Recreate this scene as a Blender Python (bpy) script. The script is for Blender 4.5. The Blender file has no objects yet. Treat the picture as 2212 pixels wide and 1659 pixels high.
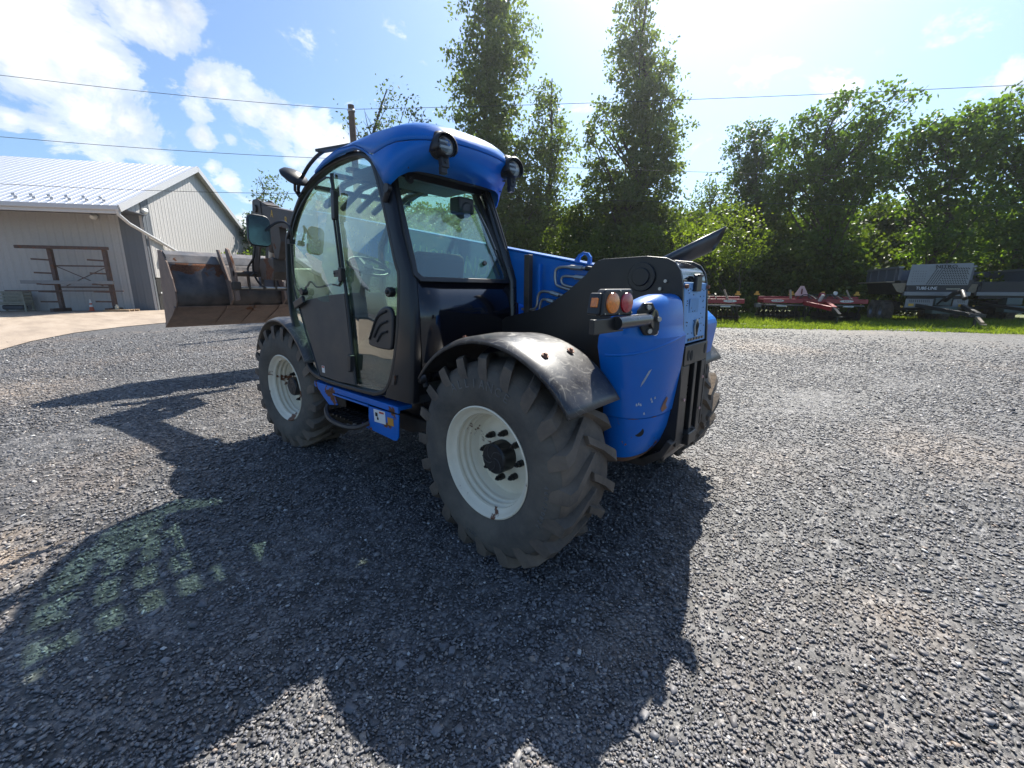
import bpy, bmesh, math, random
import numpy as np
from mathutils import Vector, Matrix
R = math.radians
SC = bpy.context.scene
COL = SC.collection

# ------------------------------------------------------------------ camera
cam_d = bpy.data.cameras.new("camera"); cam = bpy.data.objects.new("camera", cam_d); COL.objects.link(cam)
CAMP = Vector((-1.6249, 2.8323, 1.5896)); YAW, PIT, ROL = -0.857132, -0.221015, 0.005071
fw = Vector((math.cos(YAW)*math.cos(PIT), math.sin(YAW)*math.cos(PIT), math.sin(PIT)))
rt = Vector((math.sin(YAW), -math.cos(YAW), 0)); up = rt.cross(fw)
r2 = math.cos(ROL)*rt + math.sin(ROL)*up; u2 = -math.sin(ROL)*rt + math.cos(ROL)*up
m = Matrix((r2, u2, -fw)).transposed().to_4x4(); m.translation = CAMP
cam.matrix_world = m
cam_d.sensor_width = 36; cam_d.lens = 905.65/2212*36; cam_d.clip_start = 0.05; cam_d.clip_end = 3000
SC.camera = cam

# ------------------------------------------------------------------ sky + sun
SAZ, SEL = R(-72), R(49.6)                      # direction towards the sun
SUND = Vector((math.cos(SAZ)*math.cos(SEL), math.sin(SAZ)*math.cos(SEL), math.sin(SEL)))
sun_d = bpy.data.lights.new("sun", 'SUN'); sun = bpy.data.objects.new("sun", sun_d); COL.objects.link(sun)
sun_d.energy = 5.0; sun_d.angle = R(0.53); sun_d.color = (1.0, .95, .86)
sun.rotation_euler = SUND.to_track_quat('Z', 'Y').to_euler(); sun.location = (0, 0, 30)
SC.view_settings.view_transform = 'Standard'; SC.view_settings.look = 'None'
SC.view_settings.exposure = 0.98; SC.view_settings.gamma = 1
SC.cycles.max_bounces = 8; SC.cycles.transparent_max_bounces = 24; SC.cycles.use_denoising = True
SC.cycles.sample_clamp_indirect = 6
wd = bpy.data.worlds.new("World"); SC.world = wd; wd.use_nodes = True
nt = wd.node_tree; nt.nodes.clear()
def N(nt, t, **k):
    n = nt.nodes.new(t)
    for a, b in k.items():
        if a.startswith('i_'):
            n.inputs[int(a[2:]) if a[2:].isdigit() else a[2:].replace('_', ' ')].default_value = b
        else: setattr(n, a, b)
    return n
def lk(nt, a, b): nt.links.new(a, b)
def math_(nt, op, a, b=None, c=None, clamp=False):
    n = nt.nodes.new('ShaderNodeMath'); n.operation = op; n.use_clamp = clamp
    for i, v in enumerate((a, b, c)):
        if v is None: continue
        if isinstance(v, (int, float)): n.inputs[i].default_value = v
        else: nt.links.new(v, n.inputs[i])
    return n.outputs[0]
def mixc(nt, f, a, b, mode='MIX'):
    n = nt.nodes.new('ShaderNodeMix'); n.data_type = 'RGBA'; n.blend_type = mode
    for s, v in ((n.inputs[0], f), (n.inputs[6], a), (n.inputs[7], b)):
        if isinstance(v, (int, float)): s.default_value = v
        elif isinstance(v, tuple): s.default_value = (*v[:3], 1)
        else: nt.links.new(v, s)
    return n.outputs[2]
def noise(nt, vec, scale, detail=4, rough=.55, dist=0.):
    n = nt.nodes.new('ShaderNodeTexNoise'); n.inputs['Scale'].default_value = scale
    n.inputs['Detail'].default_value = detail; n.inputs['Roughness'].default_value = rough; n.inputs['Distortion'].default_value = dist
    if vec is not None: nt.links.new(vec, n.inputs['Vector'])
    return n.outputs['Fac']
def ramp(nt, f, stops, interp='LINEAR'):
    n = nt.nodes.new('ShaderNodeValToRGB'); n.color_ramp.interpolation = interp
    e = n.color_ramp.elements
    while len(e) < len(stops): e.new(.5)
    for el, (p, c) in zip(e, stops):
        el.position = p; el.color = (c, c, c, 1) if isinstance(c, (int, float)) else (*c, 1)
    nt.links.new(f, n.inputs[0]); return n.outputs[0]
sky = N(nt, 'ShaderNodeTexSky', sky_type='NISHITA', sun_disc=False, sun_elevation=SEL, sun_rotation=R(90)-SAZ,
        altitude=100, air_density=1.0, dust_density=1.5, ozone_density=1.8)
tc = N(nt, 'ShaderNodeTexCoord'); dirv = tc.outputs['Generated']
# clouds: soft lobes at sky directions, broken up by fractal noise
LOBES = [
(0.9292, -0.0828, 0.3602, 0.0926, 0.95),(0.9336, -0.1293, 0.3341, 0.1169, 0.9),(0.9527, -0.0602, 0.2979, 0.0764, 0.8),(0.9009, -0.1852, 0.3924, 0.077, 0.9),(0.877, -0.2343, 0.4194, 0.0363, 0.7),(0.9447, -0.0478, 0.3244, 0.0906, 0.9),(0.9278, -0.1596, 0.3371, 0.0431, 0.6),(0.9721, -0.0364, 0.2318, 0.0391, 0.8),(0.9708, -0.0718, 0.2288, 0.0556, 0.85),(0.9605, -0.1189, 0.2515, 0.0807, 0.85),(0.9534, -0.1614, 0.2548, 0.0701, 0.75),(0.9575, -0.186, 0.2204, 0.0497, 0.6),(0.9066, -0.2595, 0.3326, 0.0371, 0.85),(0.902, -0.2838, 0.3253, 0.0512, 0.9),(0.9203, -0.2519, 0.2994, 0.0421, 0.7),(0.8958, -0.322, 0.3064, 0.0678, 0.95),(0.8895, -0.3626, 0.2782, 0.0771, 0.95),(0.8713, -0.405, 0.2771, 0.0701, 0.95),(0.8547, -0.4494, 0.2599, 0.063, 0.9),(0.908, -0.3347, 0.252, 0.0479, 0.8),(0.9196, -0.2945, 0.2601, 0.0274, 0.6),(0.931, -0.2559, 0.2603, 0.0306, 0.7),(0.8892, -0.3912, 0.2372, 0.0612, 0.9),(0.9369, -0.2912, 0.1934, 0.0249, 0.6),(0.9404, -0.2657, 0.2123, 0.0184, 0.5),(0.9434, -0.3076, 0.1237, 0.0305, 0.7),(0.8444, -0.4316, 0.3175, 0.0237, 0.4),(-0.0608, -0.9544, 0.2921, 0.0329, 0.6),(-0.0912, -0.9522, 0.2916, 0.0375, 0.75),(0.0604, -0.9304, 0.3616, 0.022, 0.4),(0.0121, -0.9251, 0.3796, 0.0401, 0.3),(0.2138, -0.8956, 0.3901, 0.0764, 0.35),(0.1128, -0.9401, 0.3216, 0.0491, 0.3),
]
acc = None
for (x, y, z, rad, w) in LOBES:
    d = N(nt, 'ShaderNodeVectorMath', operation='DISTANCE'); lk(nt, dirv, d.inputs[0]); d.inputs[1].default_value = (x, y, z)
    q = math_(nt, 'SUBTRACT', 1.0, math_(nt, 'DIVIDE', d.outputs['Value'], rad), clamp=True)
    q = math_(nt, 'MULTIPLY', q, w)
    acc = q if acc is None else math_(nt, 'MAXIMUM', acc, q)
mp = N(nt, 'ShaderNodeMapping'); lk(nt, dirv, mp.inputs[0]); mp.inputs['Scale'].default_value = (1, 1, 1.6)
n1 = noise(nt, mp.outputs[0], 6.5, 12, .66, .35); n2 = noise(nt, mp.outputs[0], 3.1, 5, .5, .2); n3 = noise(nt, mp.outputs[0], 17, 6, .6)
dens = math_(nt, 'ADD', acc, math_(nt, 'MULTIPLY', math_(nt, 'SUBTRACT', n1, .5), 2.6))
cm = ramp(nt, dens, [(.22, 0.), (.45, .55), (.85, 1.)], 'EASE')
cshade = math_(nt, 'ADD', math_(nt, 'MULTIPLY', n2, .75), math_(nt, 'MULTIPLY', n3, .35))
ccol = ramp(nt, cshade, [(.40, (4.4, 4.9, 5.6)), (.64, (8.6, 8.6, 8.4))])
skyb = mixc(nt, 1., sky.outputs[0], (.84, 1.0, 1.14), 'MULTIPLY')
skyc = mixc(nt, cm, skyb, ccol)
bg = N(nt, 'ShaderNodeBackground'); lk(nt, skyc, bg.inputs[0]); bg.inputs[1].default_value = 0.085
ow = N(nt, 'ShaderNodeOutputWorld'); lk(nt, bg.outputs[0], ow.inputs[0])

# ------------------------------------------------------------------ helpers
def tag(o, label=None, cat=None, group=None, kind=None):
    if label: o['label'] = label
    if cat: o['category'] = cat
    if group: o['group'] = group
    if kind: o['kind'] = kind
    return o
def empty(name, loc, rz=0, parent=None):
    o = bpy.data.objects.new(name, None); COL.objects.link(o); o.location = loc; o.rotation_euler = (0, 0, rz)
    o.empty_display_size = .2
    if parent: o.parent = parent
    return o
class MB:
    """collects shapes for one mesh"""
    def __init__(s): s.v = []; s.f = []
    def add(s, vs, fs):
        b = len(s.v); s.v += [tuple(float(c) for c in p) for p in vs]; s.f += [tuple(i+b for i in f) for f in fs]; return s
    def box(s, c, d, rz=0, ry=0, rx=0):
        M = Matrix.Rotation(rz, 3, 'Z') @ Matrix.Rotation(ry, 3, 'Y') @ Matrix.Rotation(rx, 3, 'X')
        vs = [Vector(c) + M @ Vector((x*d[0]/2, y*d[1]/2, z*d[2]/2)) for x in (-1, 1) for y in (-1, 1) for z in (-1, 1)]
        return s.add(vs, [(0,1,3,2),(4,6,7,5),(0,4,5,1),(2,3,7,6),(0,2,6,4),(1,5,7,3)])
    def bb(s, a, b):
        return s.box([(a[i]+b[i])/2 for i in range(3)], [abs(b[i]-a[i]) for i in range(3)])
    def bar(s, a, b, w, h=None, upv=(0, 0, 1)):
        a, b = Vector(a), Vector(b); h = h or w; t = (b-a).normalized(); U = Vector(upv)
        if abs(t.dot(U)) > .98: U = Vector((1, 0, 0))
        S = t.cross(U).normalized()*w/2; U = S.cross(t).normalized()*h/2
        vs = [p + x*S + z*U for p in (a, b) for x, z in ((-1,-1),(1,-1),(1,1),(-1,1))]
        return s.add(vs, [(3,2,1,0),(4,5,6,7),(0,1,5,4),(1,2,6,5),(2,3,7,6),(3,0,4,7)])
    def tube(s, pts, r, n=10, cap=True):
        pts = [Vector(p) for p in pts]; rs = r if isinstance(r, (list, tuple)) else [r]*len(pts)
        base = len(s.v); T0 = None; U = None
        for i, p in enumerate(pts):
            t = (pts[min(i+1, len(pts)-1)] - pts[max(i-1, 0)]).normalized()
            if U is None:
                U = t.orthogonal().normalized()
            else:
                U = (U - t*U.dot(t)).normalized()
            V = t.cross(U)
            for k in range(n):
                a = 2*math.pi*k/n; s.v.append(tuple(p + rs[i]*(math.cos(a)*U + math.sin(a)*V)))
        for i in range(len(pts)-1):
            for k in range(n):
                a = base+i*n+k; b = base+i*n+(k+1) % n; s.f.append((a, b, b+n, a+n))
        if cap:
            s.f.append(tuple(base+k for k in reversed(range(n)))); s.f.append(tuple(base+(len(pts)-1)*n+k for k in range(n)))
        return s
    def cyl(s, c, axis, r, l, n=24, r2=None):
        c = Vector(c); a = Vector(axis).normalized()*l/2
        return s.tube([c-a, c+a], [r, r if r2 is None else r2], n)
    def lathe(s, prof, o=(0, 0, 0), axis='Y', n=64, close=False):
        """prof: (radius, along-axis)"""
        base = len(s.v); m_ = len(prof)
        for k in range(n):
            a = 2*math.pi*k/n; c_, s_ = math.cos(a), math.sin(a)
            for r, h in prof:
                p = (r*c_, h, r*s_) if axis == 'Y' else ((h, r*c_, r*s_) if axis == 'X' else (r*c_, r*s_, h))
                s.v.append((p[0]+o[0], p[1]+o[1], p[2]+o[2]))
        for k in range(n):
            k2 = (k+1) % n
            for j in range(m_-1 if not close else m_):
                j2 = (j+1) % m_
                s.f.append((base+k*m_+j, base+k*m_+j2, base+k2*m_+j2, base+k2*m_+j))
        return s
    def prism(s, poly, fn, a, b):
        """poly: 2-D outline, fn(u,v,t)->3-D, extruded t=a..b"""
        n = len(poly); vs = [fn(u, v, a) for u, v in poly] + [fn(u, v, b) for u, v in poly]
        return s.add(vs, [tuple(range(n)), tuple(reversed(range(n, 2*n)))] + [(i, i+n, (i+1) % n+n, (i+1) % n) for i in range(n)])
    def ring(s, outer, inner, fn, a, b):
        """frame between two outlines of equal length"""
        n = len(outer)
        vs = [fn(u, v, t) for t in (a, b) for P in (outer, inner) for u, v in P]
        fs = []
        for i in range(n):
            j = (i+1) % n
            fs += [(i, j, n+j, n+i), (2*n+i, 3*n+i, 3*n+j, 2*n+j), (i, 2*n+i, 2*n+j, j), (n+i, n+j, 3*n+j, 3*n+i)]
        return s.add(vs, fs)
    def grid(s, rows):
        base = len(s.v); n = len(rows[0])
        for r in rows: s.v += [tuple(float(c) for c in p) for p in r]
        for i in range(len(rows)-1):
            for j in range(n-1):
                a = base+i*n+j; s.f.append((a, a+1, a+n+1, a+n))
        return s
    def build(s, name, mat, parent=None, smooth=None, bevel=None, seg=2, solid=None, fix=True, sub=None):
        me = bpy.data.meshes.new(name); me.from_pydata(s.v, [], s.f); me.update()
        if fix:
            bm = bmesh.new(); bm.from_mesh(me); bmesh.ops.recalc_face_normals(bm, faces=bm.faces); bm.to_mesh(me); bm.free()
        if smooth is not None:
            for p in me.polygons: p.use_smooth = True
            me.set_sharp_from_angle(angle=R(smooth))
        o = bpy.data.objects.new(name, me); COL.objects.link(o)
        if mat: me.materials.append(mat)
        if parent: o.parent = parent
        if solid:
            m_ = o.modifiers.new('solid', 'SOLIDIFY'); m_.thickness = solid; m_.offset = 0
        if sub:
            m_ = o.modifiers.new('sub', 'SUBSURF'); m_.levels = m_.render_levels = sub
        if bevel:
            m_ = o.modifiers.new('bev', 'BEVEL'); m_.width = bevel; m_.segments = seg; m_.limit_method = 'ANGLE'; m_.angle_limit = R(40)
        return o
def catmull(P, k=6, closed=False):
    out = []; n = len(P)
    rng = range(n if closed else n-1)
    for i in rng:
        if closed: p0, p1, p2, p3 = P[(i-1) % n], P[i], P[(i+1) % n], P[(i+2) % n]
        else: p0, p1, p2, p3 = P[max(i-1, 0)], P[i], P[i+1], P[min(i+2, n-1)]
        for j in range(k):
            t = j/k
            out.append(tuple(.5*((2*b)+(-a+c)*t+(2*a-5*b+4*c-d)*t*t+(-a+3*b-3*c+d)*t**3) for a, b, c, d in zip(p0, p1, p2, p3)))
    if not closed: out.append(tuple(P[-1]))
    return out
def inset(poly, d):
    """inset closed polygon by d (2-D), keeps vertex count"""
    n = len(poly); A = sum(poly[i][0]*poly[(i+1) % n][1]-poly[(i+1) % n][0]*poly[i][1] for i in range(n)); sg = 1 if A > 0 else -1
    out = []
    for i in range(n):
        a, b, c = Vector(poly[i-1]), Vector(poly[i]), Vector(poly[(i+1) % n])
        t = ((b-a).normalized()+(c-b).normalized())
        if t.length < 1e-6: t = b-a
        t.normalize(); nrm = Vector((-t.y, t.x))*sg; out.append(tuple(b+nrm*d))
    return out
FONT = {}
def text_mesh(s, size, depth=.002, align='CENTER'):
    cu = bpy.data.curves.new('lettering', 'FONT'); cu.body = s; cu.size = size; cu.extrude = depth; cu.align_x = align; cu.align_y = 'CENTER'
    cu.resolution_u = 2
    o = bpy.data.objects.new('lettering', cu); COL.objects.link(o)
    dg = bpy.context.evaluated_depsgraph_get(); me = bpy.data.meshes.new_from_object(o.evaluated_get(dg))
    bpy.data.objects.remove(o); return me
def text(s, size, mat, parent, M, depth=.002, name='lettering', sx=1, bold=0):
    me = text_mesh(s, size, depth); me.transform(Matrix.Diagonal((sx, 1, 1, 1))); me.transform(M)
    o = bpy.data.objects.new(name, me); COL.objects.link(o); me.materials.clear(); me.materials.append(mat)
    if parent: o.parent = parent
    return o
def frame(o, x, y):
    """matrix with origin o, local x axis along x, local y along y"""
    x = Vector(x).normalized(); y = Vector(y); z = x.cross(y).normalized(); y = z.cross(x)
    m_ = Matrix((x, y, z)).transposed().to_4x4(); m_.translation = Vector(o); return m_

# ------------------------------------------------------------------ materials
def mat(name):
    m_ = bpy.data.materials.new(name); m_.use_nodes = True; t = m_.node_tree; t.nodes.clear()
    return m_, t, N(t, 'ShaderNodeOutputMaterial')
def paint(name, col, rough=.4, metal=0., coat=0., var=.12, dirt=0., dcol=(.22, .18, .14), rust=0., rscale=4., bump=0., scr=0., scol=(.5, .48, .45), spec=.5, nscale=6.):
    m_, t, o = mat(name); b = N(t, 'ShaderNodeBsdfPrincipled'); lk(t, b.outputs[0], o.inputs[0])
    g = N(t, 'ShaderNodeTexCoord').outputs['Object']
    n1 = noise(t, g, nscale, 6, .6)
    c = mixc(t, ramp(t, n1, [(.3, 0.), (.7, 1.)]), tuple(k*(1-var) for k in col), tuple(min(1, k*(1+var)) for k in col))
    r = math_(t, 'MULTIPLY_ADD', n1, .25, rough-.12)
    if dirt:
        dn = ramp(t, noise(t, g, 3.1, 9, .68, .3), [(.52-.3*dirt, 0.), (.85-.2*dirt, min(1, dirt*1.3))])
        c = mixc(t, dn, c, dcol); r = math_(t, 'ADD', r, math_(t, 'MULTIPLY', dn, .35), clamp=True)
    if scr:
        w = N(t, 'ShaderNodeTexNoise'); lk(t, g, w.inputs[0]); w.inputs['Scale'].default_value = 2.3; w.inputs['Detail'].default_value = 2
        v = N(t, 'ShaderNodeVectorMath', operation='ADD'); lk(t, g, v.inputs[0]); lk(t, w.outputs['Color'], v.inputs[1])
        sc = None
        for s_, d_ in (((60, 6, 9), 3), ((8, 70, 60), 5)):
            mm = N(t, 'ShaderNodeMapping'); lk(t, v.outputs[0], mm.inputs[0]); mm.inputs['Scale'].default_value = s_; mm.inputs['Rotation'].default_value = (.4*d_, .3, .9)
            q = ramp(t, noise(t, mm.outputs[0], 1.0, 3, .5), [(.60, 0.), (.70, 1.)])
            sc = q if sc is None else math_(t, 'MAXIMUM', sc, q)
        c = mixc(t, math_(t, 'MULTIPLY', sc, scr), c, scol); r = math_(t, 'ADD', r, math_(t, 'MULTIPLY', sc, .2), clamp=True)
    if rust:
        rn = noise(t, g, rscale, 8, .62, .4)
        rm = ramp(t, rn, [(.745-.30*rust, 0.), (.765-.30*rust, 1.)])
        rc = ramp(t, noise(t, g, 40, 5, .6), [(.3, (.09, .035, .018)), (.7, (.21, .09, .045))])
        c = mixc(t, rm, c, rc); r = math_(t, 'ADD', r, math_(t, 'MULTIPLY', rm, .5), clamp=True)
    lk(t, c, b.inputs['Base Color']); lk(t, r, b.inputs['Roughness'])
    b.inputs['Metallic'].default_value = metal; b.inputs['Coat Weight'].default_value = coat; b.inputs['Coat Roughness'].default_value = .08
    b.inputs['Specular IOR Level'].default_value = spec
    if bump:
        bp_ = N(t, 'ShaderNodeBump'); bp_.inputs['Strength'].default_value = bump; bp_.inputs['Distance'].default_value = .01
        lk(t, noise(t, g, 28, 6, .6), bp_.inputs['Height']); lk(t, bp_.outputs[0], b.inputs['Normal'])
    return m_
def glass(name, tint=(.62, .82, .74), dust=.0, dcol=(.6, .66, .58), refl=1., arc=False):
    m_, t, o = mat(name)
    tr = N(t, 'ShaderNodeBsdfTransparent'); tr.inputs[0].default_value = (*tint, 1)
    gl = N(t, 'ShaderNodeBsdfGlossy'); gl.inputs['Roughness'].default_value = .015; gl.inputs[0].default_value = (.95, 1, .98, 1)
    fr = N(t, 'ShaderNodeFresnel'); bf = N(t, 'ShaderNodeNewGeometry').outputs['Backfacing']; lk(t, math_(t, 'MULTIPLY_ADD', bf, -.83333, 1.5), fr.inputs[0])
    f = math_(t, 'MULTIPLY_ADD', fr.outputs[0], 1.25*refl, .015, clamp=True)
    mx = N(t, 'ShaderNodeMixShader'); lk(t, f, mx.inputs[0]); lk(t, tr.outputs[0], mx.inputs[1]); lk(t, gl.outputs[0], mx.inputs[2])
    last = mx.outputs[0]
    if dust:
        df = N(t, 'ShaderNodeBsdfTranslucent'); df.inputs[0].default_value = (*dcol, 1)
        d2 = N(t, 'ShaderNodeBsdfDiffuse'); d2.inputs[0].default_value = (*dcol, 1)
        ad = N(t, 'ShaderNodeMixShader'); ad.inputs[0].default_value = .35; lk(t, df.outputs[0], ad.inputs[1]); lk(t, d2.outputs[0], ad.inputs[2])
        g = N(t, 'ShaderNodeTexCoord').outputs['Object']
        mm = N(t, 'ShaderNodeMapping'); lk(t, g, mm.inputs[0]); mm.inputs['Scale'].default_value = (1, 1, .35)
        dn = ramp(t, noise(t, mm.outputs[0], 5, 4, .55, .4), [(.25, dust*.5), (.75, dust*1.3)])
        if arc:
            dd = N(t, 'ShaderNodeVectorMath', operation='DISTANCE'); lk(t, g, dd.inputs[0]); dd.inputs[1].default_value = arc
            am = ramp(t, dd.outputs['Value'], [(.0, .3), (.63, .35), (.65, 1.), (1., 1.)]); dn = math_(t, 'MULTIPLY', dn, am)
        m2 = N(t, 'ShaderNodeMixShader'); lk(t, dn, m2.inputs[0]); lk(t, last, m2.inputs[1]); lk(t, ad.outputs[0], m2.inputs[2]); last = m2.outputs[0]
    lk(t, last, o.inputs[0]); return m_
def ribbed(name, col, pitch, axis, rough=.35, metal=0., var=.04, strength=1., dirt=.1, dist=.03):
    m_ = paint(name, col, rough, metal, var=var, dirt=dirt, dcol=tuple(k*.6 for k in col)); t = m_.node_tree
    b = [n for n in t.nodes if n.type == 'BSDF_PRINCIPLED'][0]
    g = N(t, 'ShaderNodeTexCoord').outputs['Object']; sp = N(t, 'ShaderNodeSeparateXYZ'); lk(t, g, sp.inputs[0])
    w = math_(t, 'PINGPONG', sp.outputs[axis], pitch/2); h = ramp(t, math_(t, 'DIVIDE', w, pitch/2), [(.0, 1.), (.16, 1.), (.34, 0.), (.93, 0.), (.97, .12)])
    bp_ = N(t, 'ShaderNodeBump'); bp_.inputs['Strength'].default_value = strength; bp_.inputs['Distance'].default_value = dist
    lk(t, h, bp_.inputs['Height']); lk(t, bp_.outputs[0], b.inputs['Normal']); return m_
def leafmat(name, dark, light, trans=.45, gl=.25):
    m_, t, o = mat(name); g = N(t, 'ShaderNodeNewGeometry')
    rd = g.outputs['Random Per Island']
    ob = N(t, 'ShaderNodeTexCoord').outputs['Object']
    nn = noise(t, ob, .55, 3, .5)
    f = math_(t, 'ADD', math_(t, 'MULTIPLY', rd, .6), math_(t, 'MULTIPLY', math_(t, 'SUBTRACT', nn, .3), .9), clamp=True)
    c = mixc(t, f, dark, light)
    b = N(t, 'ShaderNodeBsdfPrincipled'); b.inputs['Roughness'].default_value = .42; b.inputs['Specular IOR Level'].default_value = gl; lk(t, c, b.inputs['Base Color'])
    tr = N(t, 'ShaderNodeBsdfTranslucent'); c2 = mixc(t, 1., c, (1.75, 1.85, .6), 'MULTIPLY'); lk(t, c2, tr.inputs[0])
    mx = N(t, 'ShaderNodeMixShader'); mx.inputs[0].default_value = trans; lk(t, b.outputs[0], mx.inputs[1]); lk(t, tr.outputs[0], mx.inputs[2])
    lk(t, mx.outputs[0], o.inputs[0]); return m_

BLUE = paint('blue_paint', (.0008, .145, .54), .33, coat=.3, var=.08, dirt=.38, dcol=(.035, .15, .40), nscale=3, spec=.2)
BLUE_WORN = paint('worn_blue_paint', (.002, .130, .50), .40, coat=.1, var=.08, dirt=.15, dcol=(.03, .08, .22), spec=.25, rust=.5, rscale=5)
TANKBLUE = paint('tank_blue_paint', (.0008, .135, .52), .30, coat=.35, var=.08, dirt=.38, dcol=(.03, .13, .36), nscale=2, spec=.2)
LBLUE = paint('faded_blue_paint', (.16, .34, .62), .5, var=.10, dirt=.3, dcol=(.10, .2, .36), rust=.1)
BLACKP = paint('black_paint', (.012, .012, .014), .28, coat=.3, var=.2, dirt=.18, dcol=(.035, .032, .03))
BLACKG = paint('gloss_black_paint', (.006, .006, .009), .12, coat=.6, var=.1, dirt=.08, dcol=(.03, .03, .03))
PLATE = paint('satin_black_steel', (.014, .0135, .014), .34, var=.2, dirt=.35, dcol=(.035, .030, .026), rust=.12, rscale=2.5)
RUBT = paint('window_rubber', (.012, .012, .012), .45, var=.2, dirt=.15, dcol=(.04, .04, .04))
PLASTIC = paint('black_plastic', (.018, .018, .020), .42, var=.15, dirt=.2, dcol=(.06, .055, .05))
FENDM = paint('scratched_fender_plastic', (.022, .022, .025), .30, var=.2, dirt=.45, dcol=(.13, .12, .105), scr=.35, scol=(.30, .28, .24), spec=.7)
TYREM = paint('tyre_rubber', (.028, .027, .027), .70, var=.4, dirt=.8, dcol=(.20, .155, .115), bump=.5, nscale=9)
SIDEW = paint('tyre_sidewall_rubber', (.050, .048, .045), .78, var=.35, dirt=.8, dcol=(.15, .13, .105), bump=.5, nscale=5)
RIMM = paint('cream_rim_paint', (.80, .725, .56), .38, coat=.2, var=.05, dirt=.18, dcol=(.42, .36, .26), rust=.44, rscale=3.4)
RIMR = paint('rusty_cream_rim_paint', (.78, .71, .56), .38, coat=.2, var=.05, dirt=.22, dcol=(.42, .36, .26), rust=.62, rscale=2.7)
HUBM = paint('hub_black_paint', (.012, .012, .013), .4, var=.2, dirt=.2, dcol=(.05, .045, .04))
DARKSTEEL = paint('dark_worn_steel', (.045, .038, .034), .48, metal=.3, var=.35, dirt=.5, dcol=(.16, .12, .09), rust=.5, rscale=3, bump=.2)
BUCKM = paint('worn_bucket_steel', (.060, .055, .055), .42, metal=.45, var=.4, dirt=.45, dcol=(.17, .13, .105), rust=.52, rscale=1.7, bump=.15)
BUCKR = paint('brown_bucket_steel', (.20, .135, .105), .6, metal=.15, var=.3, dirt=.4, dcol=(.13, .10, .08), rust=.4, rscale=2, bump=.2)
STEEL = paint('zinc_steel', (.42, .41, .38), .32, metal=.8, var=.1, dirt=.2)
CHROME = paint('mirror_glass', (.16, .18, .19), .12, metal=1., var=.01); 
WHITEP = paint('white_sticker', (.72, .72, .70), .5, var=.03)
YELP = paint('yellow_sticker', (.62, .36, .03), .5, var=.06)
ORG = paint('orange_sticker', (.55, .25, .03), .5, var=.06)
LETW = paint('pale_lettering', (.62, .66, .70), .5, var=.05)
REDST = paint('red_print', (.5, .06, .03), .5)
RUSTM = paint('rusty_bolt', (.22, .10, .06), .7, var=.3)
AMBER = paint('amber_lens', (.80, .20, .01), .18, coat=.8, var=.25, nscale=90)
REDL = paint('red_lens', (.42, .01, .025), .18, coat=.8, var=.25, nscale=90)
SEATM = paint('seat_fabric', (.02, .02, .022), .85)
INT = paint('interior_grey_plastic', (.06, .062, .065), .6)
G_SIDE = glass('side_window_glass', (.66, .82, .75), .03, refl=1.8)
G_REAR = glass('rear_window_glass', (.84, .96, .91), .035, refl=1.3)
G_RIGHT = glass('dusty_window_glass', (.80, .93, .86), .10, dcol=(.62, .66, .5))
G_FRONT = glass('windshield_glass', (.60, .80, .70), .30, dcol=(.60, .66, .50), arc=(1.95, .62, 1.72))
G_ROOF = glass('roof_window_glass', (.46, .60, .52), .04)
# ------------------------------------------------------------------ ground
PATCH = [(2.2, 3.35, .55, .9), (1.5, 3.6, .40, .8), (-1.9, .2, .35, .22), (-2.5, -3.2, 1.2, .3), (1.0, -11., 2.0, .5), (-.9, 1.25, .25, .3), (9.5, -2.0, 1.6, .5), (8.5, 3.4, 1.6, .45)]
def dusty(t, g):
    acc = None; nn = noise(t, g, 4.5, 6, .65)
    for x, y, r_, w_ in PATCH:
        mp_ = N(t, 'ShaderNodeMapping'); lk(t, g, mp_.inputs[0]); mp_.inputs['Location'].default_value = (-x, -y, 0)
        ln = N(t, 'ShaderNodeVectorMath', operation='LENGTH'); lk(t, mp_.outputs[0], ln.inputs[0])
        q = math_(t, 'MULTIPLY', math_(t, 'SUBTRACT', 1., math_(t, 'DIVIDE', ln.outputs['Value'], r_), clamp=True), w_*1.3)
        acc = q if acc is None else math_(t, 'MAXIMUM', acc, q)
    return math_(t, 'MULTIPLY', acc, ramp(t, nn, [(.35, .15), (.6, 1.)]), clamp=True)
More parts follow.
